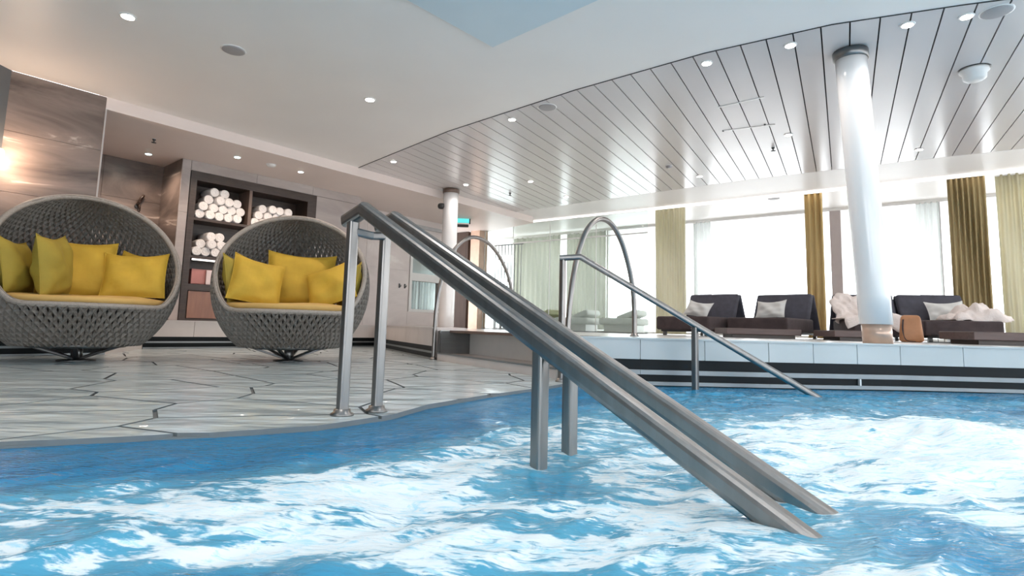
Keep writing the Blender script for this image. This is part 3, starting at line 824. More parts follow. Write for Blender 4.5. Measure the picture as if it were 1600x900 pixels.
towel_pile(.19, ZL + 1.02, [(5, .0), (4, .06), (2, .2)], 'middle cabinet shelf', 'rolled towels on the middle shelf')

# two small hooks on the pale wall
for a_, lab in ((.98, 'small dark hook on the pale wall, left of a pair'), (1.14, 'small dark hook on the pale wall, right of a pair')):
    hh = empty('coat_hook', W2.pt(a_, 1.33)); hh.rotation_euler = (0, 0, W2.rz())
    mk('plate', box(-.018, .018, -.012, 0, -.05, .05), M['dark_plastic'], hh)
    mk('peg', sweep([(0, -.01, -.02), (0, -.05, -.02), (0, -.06, .02)], round_prof(.008, 8)), M['dark_plastic'], hh)
    tag(hh, lab, 'hook', 'hooks on the pale wall')

# dark hook on the alcove wall
hk = on_wall(213, 322, AW.P, AW.n)
ho = empty('wall_hook', tuple(hk)); ho.rotation_euler = (0, 0, AW.rz())
mk('back_plate', xf(lathe([(.03, 0), (.03, .02)], 12), Matrix.Rotation(PI / 2, 4, 'X')), M['dark_plastic'], ho)
mk('hook_arm', sweep(smooth_path([(0, -.02, .02), (.03, -.07, .12), (.07, -.06, .17), (.02, -.05, .05), (.03, -.06, -.06), (-.02, -.05, -.16), (.03, -.05, -.22)], 5), round_prof(.018, 8)), M['wood_dark'], ho, True)
tag(ho, 'small dark twisted hook on the dim alcove wall', 'hook')

# wall lamp at the left edge, washing the marble with warm light
wlp = (-5.515, 5.93, 2.10)
wlo = empty('wall_lamp', wlp); wlo.rotation_euler = (0, 0, PI / 2)
mk('back_plate', rbox(-.045, .045, -.012, 0, -.10, .10, .008), M['steel_dark'], wlo)
mk('lamp_shade', xf(lathe([(.03, -.09), (.042, -.07), (.042, .07), (.03, .09)], 16), Matrix.Translation((0, -.07, 0))), M['lamp_soft'], wlo, True)
mk('arm', box(-.012, .012, -.05, -.01, -.012, .012), M['steel_dark'], wlo)
_ld = bpy.data.lights.new('wall_lamp_glow', 'POINT'); _ld.energy = 15; _ld.color = (1.0, .72, .52); _ld.shadow_soft_size = .05
_lo = bpy.data.objects.new('wall_lamp_glow', _ld); link(_lo, wlo); _lo.location = (0, -.16, 0)
tag(wlo, 'small warm wall lamp on the marble at the left edge', 'wall lamp')

# ------------------------------------------------------------------ steel handrails
def flange(x, y, z, parent, r=.055):
    mk('floor_flange', lathe([(r, z), (r, z + .008), (r * .75, z + .016), (r * .7, z + .03)], 20, x, y), M['steel'], parent, True)

hr = empty('handrail', (0, 0, 0)); tag(hr, 'double steel handrail sloping down into the pool in the foreground', 'handrail')
RP = square_prof(.064, .068, .32, 3)
railA = [(-.83, 2.835, .955), (-.715, 2.725, .995), (.665, 1.435, -.005), (1.30, .84, -.465)]
railB = [(-.70, 2.985, .955), (-.60, 2.885, .985), (.80, 1.635, -.0), (1.44, 1.06, -.457)]
mk('rail', sweep(railA, RP), M['steel'], hr); mk('rail', sweep(railB, RP), M['steel'], hr)
PP = square_prof(.046, .05, .25, 3)
def post(x, y, z0, z1, parent, prof=None):
    return mk('post', sweep([(x, y, z0), (x, y, z1)], prof or PP, up=(.68, .73, 0)), M['steel'], parent)
post(-.785, 2.79, FZ, .95, hr); post(-.655, 2.935, FZ, .95, hr)
post(.105, 1.958, -1.15, .385, hr); post(.225, 2.148, -1.15, .39, hr)
mk('crossbar', sweep([(-.785, 2.79, .90), (-.70, 2.83, .885), (-.655, 2.935, .90)], square_prof(.035, .04, .3)), M['steel_dark'], hr)
flange(-.785, 2.79, FZ, hr); flange(-.655, 2.935, FZ, hr)

h2 = empty('handrail', (0, 0, 0)); tag(h2, 'single steel handrail sloping into the water along the far deck', 'handrail')
mk('rail', sweep([(.405, 4.83, 1.045), (.575, 4.80, 1.055), (2.31, 4.44, .0), (2.75, 4.35, -.27)], square_prof(.055, .05, .4, 4)), M['steel'], h2)
post(.43, 4.83, FZ, 1.03, h2); post(1.47, 4.615, -1.15, .49, h2)
flange(.43, 4.83, FZ, h2, .05)

def arch(pts, P0, P1, label, r=.021):
    w = Wall(P0, P1)
    path = [on_wall(x, y, w.P, w.n) for x, y in pts]
    root = empty('grab_rail', (path[0][0], path[0][1], 0))
    loc = [(p[0] - path[0][0], p[1] - path[0][1], p[2]) for p in path]
    loc[0] = (0, 0, FZ); loc[-1] = (P1[0] - path[0][0], P1[1] - path[0][1], ZD)
    mk('arched_tube', sweep(smooth_path(loc, 5), round_prof(r, 12), up=(w.n[0], w.n[1], 0)), M['steel'], root, True)
    flange(0, 0, FZ, root, .05); flange(loc[-1][0], loc[-1][1], ZD, root, .045)
    return tag(root, label, 'grab rail', 'arched grab rails')
arch([(677, 563), (679, 520), (682, 480), (688, 445), (698, 415), (713, 386), (735, 371), (757, 376), (775, 393), (790, 420), (798, 447), (802, 480), (803, 518)], (-1.02, 7.4), (.03, 8.5), 'low arched steel grab rail by the slim white column', .026)
arch([(886, 595), (887, 520), (892, 460), (900, 410), (910, 375), (922, 352), (938, 342), (955, 350), (970, 375), (981, 410), (988, 445), (991, 480), (992, 527)], (.47, 4.93 - .03), (1.2, 5.6), 'tall arched steel grab rail behind the far handrail', .024)

# ------------------------------------------------------------------ loungers, tables, small things on the deck
def lounger(x, y, rz, label, w=.95):
    root = empty('lounger', (x, y, ZD), rz)
    h = w / 2
    mk('seat', rbox(-h, h, -.62, .42, .09, .31, .035), M['lounger'], root, True)
    mk('base_frame', box(-h + .06, h - .06, -.55, .80, .06, .09), M['dark_plastic'], root)
    lean = Matrix.Translation((0, .30, .28)) @ Matrix.Rotation(D(-24), 4, 'X')
    mk('backrest', xf(rbox(-h + .03, h - .03, -.05, .06, 0, .48, .035), lean), M['lounger_blue'], root, True)
    lean2 = Matrix.Translation((0, .80, .10)) @ Matrix.Rotation(D(22), 4, 'X')
    mk('back_flap', xf(rbox(-h + .03, h - .03, -.03, .03, 0, .66, .025), lean2), M['lounger_blue'], root, True)
    for sx in (-1, 1):
        for yy_ in (-.5, .74): mk('leg', box(sx * (h - .1) - .025, sx * (h - .1) + .025, yy_ - .025, yy_ + .025, 0, .06), M['steel_dark'], root)
    return tag(root, label, 'lounger', 'brown loungers by the windows')
LA = on_y(1095, 525, 9.78); LB = on_y(1208, 525, 9.35); LC = on_y(1366, 525, 8.75); LDp = on_y(1475, 525, 8.5)
aL = D(-47); aR = D(-15)
lounger(LA[0], LA[1], aL, 'dark brown lounger with white pillow beside the pale gold curtain')
lounger(LB[0], LB[1], aL, 'dark brown lounger with pillow left of the narrow tan curtain')
lounger(LC[0], LC[1], aR, 'dark lounger half hidden behind the large white column', .90)
lounger(LDp[0], LDp[1], aR, 'dark lounger with pillow and crumpled robe', .94)
def on_l(P, a, x, y, z): return Matrix.Translation((P[0], P[1], ZD)) @ Matrix.Rotation(a, 4, 'Z') @ Matrix.Translation((x, y, z))
I4 = Matrix.Identity(4)
pillow('pillow', (0, 0, 0), (.46, .30), .10, D(-32), D(10), 0, M['pillow_white'], 'white pillow tilted on the lounger beside the pale gold curtain', 21, on_l(LA, aL, -.10, .10, .46), 'pillow')
pillow('pillow', (0, 0, 0), (.46, .32), .10, D(-28), D(-3), 0, M['pillow_white'], 'grey white pillow on the lounger left of the tan curtain', 22, on_l(LB, aL, -.08, .13, .47), 'pillow')
pillow('pillow', (0, 0, 0), (.50, .32), .10, D(-28), D(-3), 0, M['pillow_white'], 'grey white pillow on the lounger with the robe', 23, on_l(LDp, aR, .10, .13, .47), 'pillow')

def cloth_lump(mw, sx, sy, h, seed, n=26, fall=.0):
    rnd = np.random.RandomState(seed); ph = rnd.uniform(0, 6.28, 8)
    V, Fc = [], []
    for j in range(n + 1):
        for i in range(n + 1):
            u, v = 2 * i / n - 1, 2 * j / n - 1
            e = max(0, 1 - (u * u) ** 1.5) * max(0, 1 - (v * v) ** 1.5)
            edge = 1 + .12 * math.sin(5 * math.atan2(v, u) + ph[0]) + .07 * math.sin(9 * math.atan2(v, u) + ph[1])
            z = h * e ** .6 * (.65 + .25 * math.sin(4 * u + 2.5 * v + ph[2]) + .22 * math.sin(7 * v - 5 * u + ph[3]) + .12 * math.sin(12 * u + 9 * v + ph[4])) + .012
            y_ = v * sy * edge
            if y_ < -fall and fall > 0: z -= (-fall - y_) * 1.5
            V.append((u * sx * edge, y_ if not (fall and y_ < -fall) else -fall - (-fall - y_) * .25, z))
    for j in range(n):
        for i in range(n): Fc.append((j * (n + 1) + i, j * (n + 1) + i + 1, (j + 1) * (n + 1) + i + 1, (j + 1) * (n + 1) + i))
    return xf((V, Fc), mw)
rb = mk('bathrobe', cloth_lump(on_l(LDp, aR, .26, -.32, .315), .34, .30, .22, 3, fall=.26), M['robe'], None, True)
rb.modifiers.new('thick', 'SOLIDIFY').thickness = .01
tag(rb, 'crumpled blush white robe heaped on the right lounger', 'robe')
tw_ = mk('towel', cloth_lump(on_l(LC, aR, -.06, -.30, .315), .42, .38, .08, 5, fall=.31), M['robe'], None, True)
tw_.modifiers.new('thick', 'SOLIDIFY').thickness = .01
tag(tw_, 'white towel spread over the lounger behind the column', 'towel')
tw2 = mk('towel', cloth_lump(on_l(LC, aR, -.28, .24, .50) @ Matrix.Rotation(D(58), 4, 'X'), .22, .26, .06, 6), M['robe'], None, True)
tw2.modifiers.new('thick', 'SOLIDIFY').thickness = .01
tag(tw2, 'white towel draped up the backrest behind the column', 'towel')
# tan tote bag between the right loungers
bgp = on_y(1424, 525, 7.75)
bg = empty('tote_bag', (bgp[0], bgp[1], ZD), D(-20))
Vb, Fb = rbox(-.13, .13, -.07, .07, 0, .36, .05)
mk('bag_body', ([(x * (1 - .25 * (z / .36 - .4)), y * (1.1 - .6 * z / .36), z) for x, y, z in Vb], Fb), M['tan_bag'], bg, True)
mk('strap', sweep(smooth_path([(-.10, -.06, .30), (-.12, -.10, .16), (-.09, -.11, .03), (.02, -.1, .012)], 5), square_prof(.02, .008)), M['lounger'], bg)
tag(bg, 'tan leather tote bag standing before the dark loungers', 'bag')
sn = on_y(1455, 525, 8.25)
tray = empty('wire_basket', (sn[0] + .05, sn[1] - .35, ZD), aR)
mk('rim_wire', sweep([(-.24, -.1, .11), (.24, -.1, .11), (.24, .1, .11), (-.24, .1, .11)], round_prof(.006, 6), True), M['dark_plastic'], tray)
mk('base_wire', sweep([(-.22, -.09, .01), (.22, -.09, .01), (.22, .09, .01), (-.22, .09, .01)], round_prof(.006, 6), True), M['dark_plastic'], tray)
for i in range(7): mk('upright', lathe([(.004, .01), (.004, .11)], 6, -.22 + i * .073, -.095), M['dark_plastic'], tray)
tag(tray, 'low black wire basket under the front of the right lounger', 'basket')

def low_table(x0, x1, Y, label, rz=0.0, h=.13, dp=.6):
    A = on_y(x0, 525, Y); B = on_y(x1, 525, Y); w = B[0] - A[0]
    root = empty('low_table', ((A[0] + B[0]) / 2, Y, ZD), rz)
    mk('table_top', rbox(-w / 2, w / 2, -dp / 2, dp / 2, h * .35, h, .008, 2), M['table_wood'], root)
    mk('plinth', box(-w / 2 + .10, w / 2 - .06, -dp / 2 + .07, dp / 2 - .07, 0, h * .35), M['wood_dark'], root)
    return tag(root, label, 'table', 'low wooden tables on the deck')
low_table(1127, 1237, 8.3, 'low dark wood table before the two left loungers', D(-4))
low_table(1288, 1362, 7.7, 'low dark wood table behind the large white column', D(-4))
low_table(1496, 1650, 7.0, 'long low dark wood table at the right edge of the deck', D(-3), .15)

# pale daybeds behind the glass
def daybed(px, Y, label, mat, w=.95):
    P = on_y(px, 522, Y); root = empty('daybed', (P[0], P[1], ZD), D(-36))
    mk('mattress', rbox(-w / 2, w / 2, -.4, .4, .18, .34, .06), mat, root, True)
    mk('base', box(-w / 2 + .1, w / 2 - .1, -.3, .3, 0, .18), M['frame_white'], root)
    mk('headrest', xf(rbox(-.25, .25, -.35, .35, 0, .14, .05), Matrix.Translation((w / 2 - .25, 0, .33)) @ Matrix.Rotation(D(-20), 4, 'Y')), mat, root, True)
    return tag(root, label, 'daybed', 'pale daybeds behind the glass')
daybed(903, 14.3, 'white daybed seen through the left leg of the tall grab rail', M['bed_white'])
daybed(975, 13.6, 'white daybed seen through the right side of the tall grab rail', M['bed_white'])
daybed(846, 14.9, 'pale green daybed behind the glass left of the tall grab rail', M['leaf'])

# ------------------------------------------------------------------ ceiling fittings
def disc_ring(r, z, name_lens, mat, root, ring=M['frame_white']):
    mk('trim_ring', lathe([(r * 1.35, z), (r * 1.35, z - .006), (r * 1.1, z - .012), (r * 1.0, z - .010)], 20), ring, root, True)
    return mk(name_lens, lathe([(r, z - .006), (r, z - .014), (r * .6, z - .018)], 20), mat, root, True)
def downlight(px, py, z, label, energy, col, lens, r=.045, spread=150):
    P = on_z(px, py, z)
    root = empty('downlight', (P[0], P[1], z))
    disc_ring(r, 0, 'lens', lens, root)
    ld = bpy.data.lights.new('downlight_beam', 'SPOT'); ld.energy = energy; ld.color = col
    ld.spot_size = math.radians(spread); ld.spot_blend = .8; ld.shadow_soft_size = .05
    lo = bpy.data.objects.new('downlight_beam', ld); link(lo, root); lo.location = (0, 0, -.03)
    tag(root, label, 'downlight', 'ceiling downlights')
WARM = (1.0, .78, .62); NEUT = (1.0, .93, .88)
E1, E2 = 34, 30
for px, py, lab in ((200, 25, 'downlight in the smooth ceiling at the top left corner'), (578, 155, 'downlight in the middle of the smooth ceiling')):
    downlight(px, py, ZC, lab, 45, WARM, M['lamp_warm'], .05)
for px, py, lab in ((615, 252, 'slat ceiling downlight nearest the towel alcove'), (728, 288, 'slat ceiling downlight beside the slim white column'), (800, 186, 'slat ceiling downlight left of the round ceiling speaker'),
                    (829, 283, 'slat ceiling downlight right of the slim column, the nearer of two'), (885, 307, 'slat ceiling downlight over the glass partition'), (1104, 98, 'slat ceiling downlight on the front edge, left of two'),
                    (1093, 275, 'slat ceiling downlight above the pale gold curtain'), (1235, 70, 'slat ceiling downlight left of the large column top'), (1232, 210, 'slat ceiling downlight at the middle, left of the large column'),
                    (1418, 38, 'slat ceiling downlight right of the large column top'), (1436, 233, 'slat ceiling downlight low beside the large column'), (1510, 25, 'slat ceiling downlight next to the round speaker at the top right')):
    downlight(px, py, ZC, lab, 24, NEUT, M['lamp_warm'], .042)
downlight(1595, 278, ZC - .001, 'bay ceiling downlight at the right edge', 14, NEUT, M['lamp_warm'], .04)
for px, py, lab, lens in ((232, 240, 'cyan tinted alcove downlight above the left woven chair', M['lamp_cyan']), (371, 245, 'cyan tinted alcove downlight above the towel cabinet', M['lamp_cyan']), (470, 268, 'alcove downlight at the right end of the towel cabinet', M['lamp_warm'])):
    downlight(px, py, ZS, lab, 45, WARM, lens, .04)

for X_, Y_, lab in ((-1.1, 2.6, 'unseen fill light added over the pool just outside the top of the picture'), (1.3, 2.4, 'unseen fill light added over the pool beyond the pale blue panel'), (3.4, 2.2, 'unseen fill light added over the right part of the pool'),
                   (-2.6, .4, 'unseen fill light added over the near left part of the pool'), (.2, -.4, 'unseen fill light added over the near part of the pool'), (2.8, -.2, 'unseen fill light added over the near right part of the pool')):
    root = empty('downlight', (X_, Y_, ZC - (.012 if X_ == 1.3 or X_ == .2 else 0)))  # extra unseen lamps, added to brighten the water
    disc_ring(.05, 0, 'lens', M['lamp_warm'], root)
    ld = bpy.data.lights.new('downlight_beam', 'SPOT'); ld.energy = 34; ld.color = (1.0, .96, .93)
    ld.spot_size = math.radians(140); ld.spot_blend = .8; ld.shadow_soft_size = .06
    lo = bpy.data.objects.new('downlight_beam', ld); link(lo, root); lo.location = (0, 0, -.03)
    tag(root, lab, 'downlight', 'ceiling downlights')

def fitting(name, px, py, z, prof, mat, label, cat, group=None, ring=None):
    P = on_z(px, py, z); root = empty(name, (P[0], P[1], z))
    mk('body', lathe(prof, 24), mat, root, True)
    mk('mount_ring', lathe([(prof[0][0] * 1.12, 0), (prof[0][0] * 1.12, -.004), (prof[0][0], -.005)], 24), ring or M['frame_white'], root, True)
    return tag(root, label, cat, group)
spk = [(.105, -.001), (.105, -.010), (.09, -.014)]
fitting('ceiling_speaker', 365, 78, ZC, spk, M['speaker'], 'round grey speaker in the smooth ceiling at the left', 'speaker', 'ceiling speakers')
fitting('ceiling_speaker', 855, 167, ZC, spk, M['speaker'], 'round grey speaker in the slat ceiling near its front edge', 'speaker', 'ceiling speakers')
fitting('ceiling_speaker', 1557, 18, ZC, spk, M['speaker'], 'round grey speaker at the top right corner', 'speaker', 'ceiling speakers')
fitting('ceiling_speaker', 1209, 310, ZC - .001, spk, M['speaker'], 'round grey speaker in the bay ceiling over the loungers', 'speaker', 'ceiling speakers')
spr = [(.022, 0), (.022, -.02), (.008, -.03), (.008, -.05), (.03, -.052), (.03, -.058)]
fitting('sprinkler', 241, 217, ZS, spr, M['dark_plastic'], 'dark sprinkler head above the left woven chair', 'sprinkler')
fitting('sprinkler', 797, 301, ZC, spr, M['dark_plastic'], 'dark sprinkler head right of the slim column', 'sprinkler')
fitting('sprinkler', 1208, 230, ZC, spr, M['dark_plastic'], 'dark sprinkler head left of the large column', 'sprinkler')
fitting('sprinkler', 1045, 259, ZC, [(.05, 0), (.05, -.015), (.02, -.02), (.02, -.03), (.045, -.032)], M['speaker'], 'grey sprinkler head over the pale gold curtain', 'sprinkler')
fitting('smoke_detector', 424, 257, ZS, [(.07, -.001), (.07, -.02), (.045, -.04), (.02, -.045)], M['white_plastic'], 'white smoke detector between two alcove downlights', 'smoke detector')
fitting('ghost_dome', 1522, 108, ZC, [(.12, -.001), (.12, -.03), (.10, -.05), (.095, -.10), (.07, -.12)], M['white_plastic'], 'white dome with a dark ring, added for a ghosted column image right of the large column', 'ceiling fitting', None, M['dark_plastic'])  # shape added for a blurred ghost of a column, not a known fitting
# access hatch seams across the slats
ah = empty('access_hatch', tuple(on_z(1160, 178, ZC))); P0 = on_z(1160, 178, ZC)
for (xa, ya, xb, yb) in ((1122, 167, 1194, 151), (1130, 204, 1211, 194)):
    A = on_z(xa, ya, ZC) - P0; B = on_z(xb, yb, ZC) - P0
    mk('seam_strip', sweep([(A[0], A[1], -.004), (B[0], B[1], -.004)], square_prof(.022, .008)), M['frame_white'], ah)
for xa, ya in ((1130, 204), (1195, 194)):
    A = on_z(xa, ya, ZC) - P0; mk('lock', lathe([(.012, -.001), (.012, -.014)], 10, A[0], A[1]), M['dark_plastic'], ah)
tag(ah, 'access hatch with two white seams across the ceiling slats', 'hatch')

# sign box and camera by the slim column
sg = on_y(722, 340, 13.3)
so_ = empty('exit_sign', tuple(sg), D(4))
mk('housing', rbox(-.29, .22, -.02, .20, -.03, .20, .07, 4), M['white_plastic'], so_, True)
mk('sign_face', box(-.25, .17, -.05, -.02, -.13, .075), M['sign'], so_)
mk('bracket', box(.17, .20, -.045, .0, -.15, .09), M['dark_plastic'], so_)
mk('lower_bar', rbox(-.16, .16, -.06, .02, -.23, -.165, .02), M['dark_plastic'], so_, True)
mk('stem', box(-.02, .02, .04, .10, .18, ZC - sg[2]), M['white_plastic'], so_)
tag(so_, 'turquoise exit sign box hanging behind the slim white column', 'sign')
cmr = on_y(688, 322, 10.95)
co = empty('security_camera', tuple(cmr))
mk('dome', rbox(-.05, .09, -.06, .06, -.06, .06, .055, 4), M['dark_plastic'], co, True)
mk('bracket', box(.05, .13, -.02, .02, -.02, .02), M['steel_dark'], co)
tag(co, 'small black camera fixed to the left of the slim column', 'camera')

# ------------------------------------------------------------------ water
def vnoise(x, y, seed):
    rs_ = np.random.RandomState(seed); G = rs_.rand(64, 64)
    xi = np.floor(x).astype(int); yi = np.floor(y).astype(int); fx = x - xi; fy = y - yi
    fx = fx * fx * (3 - 2 * fx); fy = fy * fy * (3 - 2 * fy)
    a = G[xi % 64, yi % 64]; b = G[(xi + 1) % 64, yi % 64]; c = G[xi % 64, (yi + 1) % 64]; d = G[(xi + 1) % 64, (yi + 1) % 64]
    return (a * (1 - fx) + b * fx) * (1 - fy) + (c * (1 - fx) + d * fx) * fy - .5

def build_water():
    ys = np.concatenate([np.arange(-3, .6, .12), np.arange(.6, 2.6, .016), np.arange(2.6, 5.3, .026)])
    xs = np.concatenate([np.arange(-5.5, -2.6, .10), np.arange(-2.6, 3.4, .020), np.arange(3.4, 9.0, .05)])
    X, Y = np.meshgrid(xs, ys)
    # distance to the stone edges, so the surface calms down there
    def dist_poly(P):
        dmin = np.full(X.shape, 9.0)
        for a, b in zip(P, P[1:]):
            a = np.array(a); b = np.array(b); ab = b - a
            t = np.clip(((X - a[0]) * ab[0] + (Y - a[1]) * ab[1]) / (ab @ ab), 0, 1)
            dmin = np.minimum(dmin, np.hypot(X - a[0] - t * ab[0], Y - a[1] - t * ab[1]))
        return dmin
    dE = dist_poly(POOL_EDGE); dD = dist_poly(DECK_EDGE)
    calm = np.clip(np.minimum(dE / .7, dD / .5), .12, 1)
    # flow runs along the pool edge
    u = .62 * X + .78 * Y; v = .78 * X - .62 * Y
    wx = X + .25 * vnoise(X * 1.3, Y * 1.3, 3); wy = Y + .25 * vnoise(X * 1.3 + 9, Y * 1.3, 4)
    uu = .62 * wx + .78 * wy; vv = .78 * wx - .62 * wy
    h = .050 * vnoise(uu * 1.0 + 20, vv * 2.0 + 20, 1) + .034 * vnoise(uu * 2.6 + 40, vv * 4.4 + 11, 2)
    h += .016 * (1 - 2 * np.abs(vnoise(uu * 4 + 5, vv * 8 + 31, 5))) - .008 + .010 * vnoise(uu * 10 + 7, vv * 15 + 3, 6)
    h += .006 * (1 - 2 * np.abs(vnoise(wx * 16, wy * 16, 8))) * 1.0 + .0035 * vnoise(wx * 34, wy * 34, 9)
    h *= calm
    def blob(cx, cy, rx, ry, a=0.0):
        c, s_ = math.cos(a), math.sin(a); dx = X - cx; dy = Y - cy
        return np.exp(-(((dx * c + dy * s_) / rx) ** 2 + ((-dx * s_ + dy * c) / ry) ** 2))
    boil = blob(1.95, 2.75, .55, .45) + .5 * blob(1.6, 2.1, .5, .4)
    h += boil * (.05 + .05 * vnoise(X * 6, Y * 6, 12) + .02 * vnoise(X * 14, Y * 14, 13))
    Z = -.006 + h
    # macro density of the white: froth plus reflections painted in as colour
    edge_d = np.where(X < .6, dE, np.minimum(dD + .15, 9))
    foam_glare = np.clip((dE - .42 - .28 * vnoise(u * .9, v * .9, 21)) / .35, 0, 1)
    foam_glare *= np.where(dD < .8, np.clip(.25 + dD * .8, 0, 1), 1)
    foam_glare *= 1 - .75 * blob(-.55, 1.02, .42, .10, .2)
    foam_glare *= 1 - .55 * blob(1.55, 3.5, .7, .5)
    foam_glare *= np.clip(1.25 - .30 * np.clip(Y - 1.9, 0, 9), .35, 1)
    foam_glare *= 1 - .85 * blob(3.2, 3.6, .55, .35)
    foam_glare *= (1 - .8 * blob(1.0, 1.15, .42, .16, -.75)) * (1 - .8 * blob(1.12, 1.36, .42, .12, -.75)) * (1 - .7 * blob(.13, 1.7, .16, .32))
    foam_glare = np.clip(foam_glare * .72 + .8 * boil + .18 * blob(.3, 1.45, .7, .35) + .2 * blob(-.2, 1.7, .5, .3, .9), 0, 1.2)
    # keep faces inside the basin
    ny, nx = X.shape
    poly = [(p[0] - .06, p[1] + .06) for p in POOL_EDGE] + [(p[0], p[1] + .05) for p in DECK_EDGE[1:]] + [(11, -6), (-9, -6)]
    px = np.array([p[0] for p in poly]); py = np.array([p[1] for p in poly])
    cx = (X[:-1, :-1] + X[1:, 1:]) / 2; cy = (Y[:-1, :-1] + Y[1:, 1:]) / 2
    ins = np.zeros(cx.shape, bool)
    for i in range(len(poly)):
        x1, y1, x2, y2 = px[i], py[i], px[i - 1], py[i - 1]
        if y1 == y2: continue
        cond = ((y1 > cy) != (y2 > cy)) & (cx < (x2 - x1) * (cy - y1) / (y2 - y1) + x1)
        ins ^= cond
    idx = np.arange(nx * ny).reshape(ny, nx)
    quads = np.stack([idx[:-1, :-1], idx[:-1, 1:], idx[1:, 1:], idx[1:, :-1]], -1)[ins]
    used, inv = np.unique(quads, return_inverse=True)
    co_ = np.stack([X, Y, Z], -1).reshape(-1, 3)[used]
    me = bpy.data.meshes.new('pool_water')
    me.from_pydata(co_.tolist(), [], inv.reshape(quads.shape).tolist()); me.update()
    at = me.attributes.new('foam_glare', 'FLOAT', 'POINT'); at.data.foreach_set('value', foam_glare.reshape(-1)[used].astype(np.float32))
    me.polygons.foreach_set('use_smooth', [True] * len(me.polygons))
    o = bpy.data.objects.new('pool_water', me); link(o)
    return o

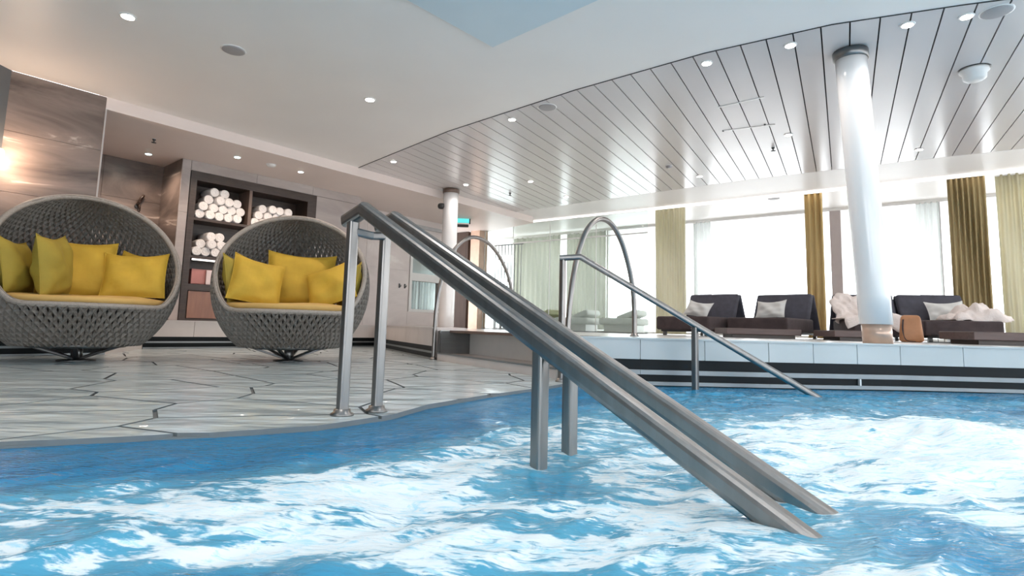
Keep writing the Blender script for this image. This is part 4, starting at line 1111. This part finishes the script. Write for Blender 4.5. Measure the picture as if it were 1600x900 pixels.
def water_mat():
    m, N, L, b = new_mat('pool_water'); N.remove(b); out = N['Material Output']
    tc = N.new('ShaderNodeTexCoord'); at = N.new('ShaderNodeAttribute'); at.attribute_name = 'foam_glare'
    mp = N.new('ShaderNodeMapping'); mp.inputs['Rotation'].default_value = (0, 0, math.radians(-52)); mp.inputs['Scale'].default_value = (1.0, 2.6, 1)
    L.new(tc.outputs['Object'], mp.inputs['Vector'])
    n1 = N.new('ShaderNodeTexNoise'); n1.inputs['Scale'].default_value = 2.4; n1.inputs['Detail'].default_value = 6; n1.inputs['Roughness'].default_value = .62; n1.inputs['Distortion'].default_value = 1.4
    L.new(mp.outputs[0], n1.inputs['Vector'])
    n2 = N.new('ShaderNodeTexNoise'); n2.inputs['Scale'].default_value = 17; n2.inputs['Detail'].default_value = 5; n2.inputs['Distortion'].default_value = 1.0
    L.new(mp.outputs[0], n2.inputs['Vector'])
    # white where noise exceeds what local density allows; froth and painted reflections alike
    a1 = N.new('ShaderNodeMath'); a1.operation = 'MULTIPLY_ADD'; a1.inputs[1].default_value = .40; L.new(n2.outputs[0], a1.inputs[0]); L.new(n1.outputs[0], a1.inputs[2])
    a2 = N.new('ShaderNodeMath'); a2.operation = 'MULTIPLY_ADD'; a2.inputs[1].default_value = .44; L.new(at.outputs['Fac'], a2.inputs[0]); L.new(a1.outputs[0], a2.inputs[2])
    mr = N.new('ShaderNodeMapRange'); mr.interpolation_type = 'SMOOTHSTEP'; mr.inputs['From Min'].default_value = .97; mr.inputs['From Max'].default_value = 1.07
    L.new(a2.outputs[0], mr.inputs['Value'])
    # body: clear water over scattered blue, paler where it is full of air
    tr = N.new('ShaderNodeBsdfTransparent'); tr.inputs[0].default_value = (.50, .85, .95, 1)
    air = N.new('ShaderNodeMapRange'); air.inputs['From Min'].default_value = .08; air.inputs['From Max'].default_value = .75; air.interpolation_type = 'SMOOTHSTEP'
    a3 = N.new('ShaderNodeMath'); a3.operation = 'MULTIPLY_ADD'; a3.inputs[1].default_value = .55; a3.inputs[2].default_value = -.22; L.new(n1.outputs[0], a3.inputs[0])
    a4 = N.new('ShaderNodeMath'); a4.operation = 'ADD'; L.new(a3.outputs[0], a4.inputs[0]); L.new(at.outputs['Fac'], a4.inputs[1]); L.new(a4.outputs[0], air.inputs['Value'])
    bc = N.new('ShaderNodeMixRGB'); bc.inputs[1].default_value = (.0, .30, .62, 1); bc.inputs[2].default_value = (.16, .62, .90, 1); L.new(air.outputs[0], bc.inputs[0])
    df = N.new('ShaderNodeBsdfDiffuse'); L.new(bc.outputs[0], df.inputs[0])
    body = N.new('ShaderNodeMixShader'); bfac = N.new('ShaderNodeMapRange'); bfac.inputs['To Min'].default_value = .68; bfac.inputs['To Max'].default_value = .60; L.new(air.outputs[0], bfac.inputs['Value']); L.new(bfac.outputs[0], body.inputs[0]); L.new(tr.outputs[0], body.inputs[1]); L.new(df.outputs[0], body.inputs[2])
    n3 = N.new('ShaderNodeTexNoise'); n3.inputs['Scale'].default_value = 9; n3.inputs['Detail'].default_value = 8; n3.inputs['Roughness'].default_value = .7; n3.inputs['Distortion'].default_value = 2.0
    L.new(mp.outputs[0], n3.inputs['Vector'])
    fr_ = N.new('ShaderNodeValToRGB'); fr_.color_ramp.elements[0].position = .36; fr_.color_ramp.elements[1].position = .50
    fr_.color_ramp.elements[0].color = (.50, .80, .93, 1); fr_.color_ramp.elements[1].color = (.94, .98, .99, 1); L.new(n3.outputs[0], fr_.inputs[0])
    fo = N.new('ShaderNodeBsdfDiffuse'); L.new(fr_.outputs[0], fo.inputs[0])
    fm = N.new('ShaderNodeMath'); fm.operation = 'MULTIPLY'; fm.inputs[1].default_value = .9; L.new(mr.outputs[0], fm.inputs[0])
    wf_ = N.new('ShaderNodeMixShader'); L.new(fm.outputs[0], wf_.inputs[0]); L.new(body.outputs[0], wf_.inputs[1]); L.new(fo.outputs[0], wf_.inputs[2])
    bp = N.new('ShaderNodeBump'); bp.inputs['Strength'].default_value = .35; bp.inputs['Distance'].default_value = .02; L.new(n2.outputs[0], bp.inputs['Height'])
    gl = N.new('ShaderNodeBsdfGlossy'); gl.inputs['Roughness'].default_value = .05; L.new(bp.outputs[0], gl.inputs['Normal'])
    fr = N.new('ShaderNodeFresnel'); fr.inputs[0].default_value = 1.33; L.new(bp.outputs[0], fr.inputs['Normal'])
    inv_ = N.new('ShaderNodeMath'); inv_.operation = 'MULTIPLY_ADD'; inv_.inputs[1].default_value = -.75; inv_.inputs[2].default_value = 1.0; L.new(fm.outputs[0], inv_.inputs[0])
    fg = N.new('ShaderNodeMath'); fg.operation = 'MULTIPLY'; L.new(fr.outputs[0], fg.inputs[0]); L.new(inv_.outputs[0], fg.inputs[1])
    mx = N.new('ShaderNodeMixShader'); L.new(fg.outputs[0], mx.inputs[0]); L.new(wf_.outputs[0], mx.inputs[1]); L.new(gl.outputs[0], mx.inputs[2])
    L.new(mx.outputs[0], out.inputs[0])
    return m
water = build_water()
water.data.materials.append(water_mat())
water['kind'] = 'stuff'
tag(water, 'churning blue pool water with white streaks of froth and painted reflections', 'water')
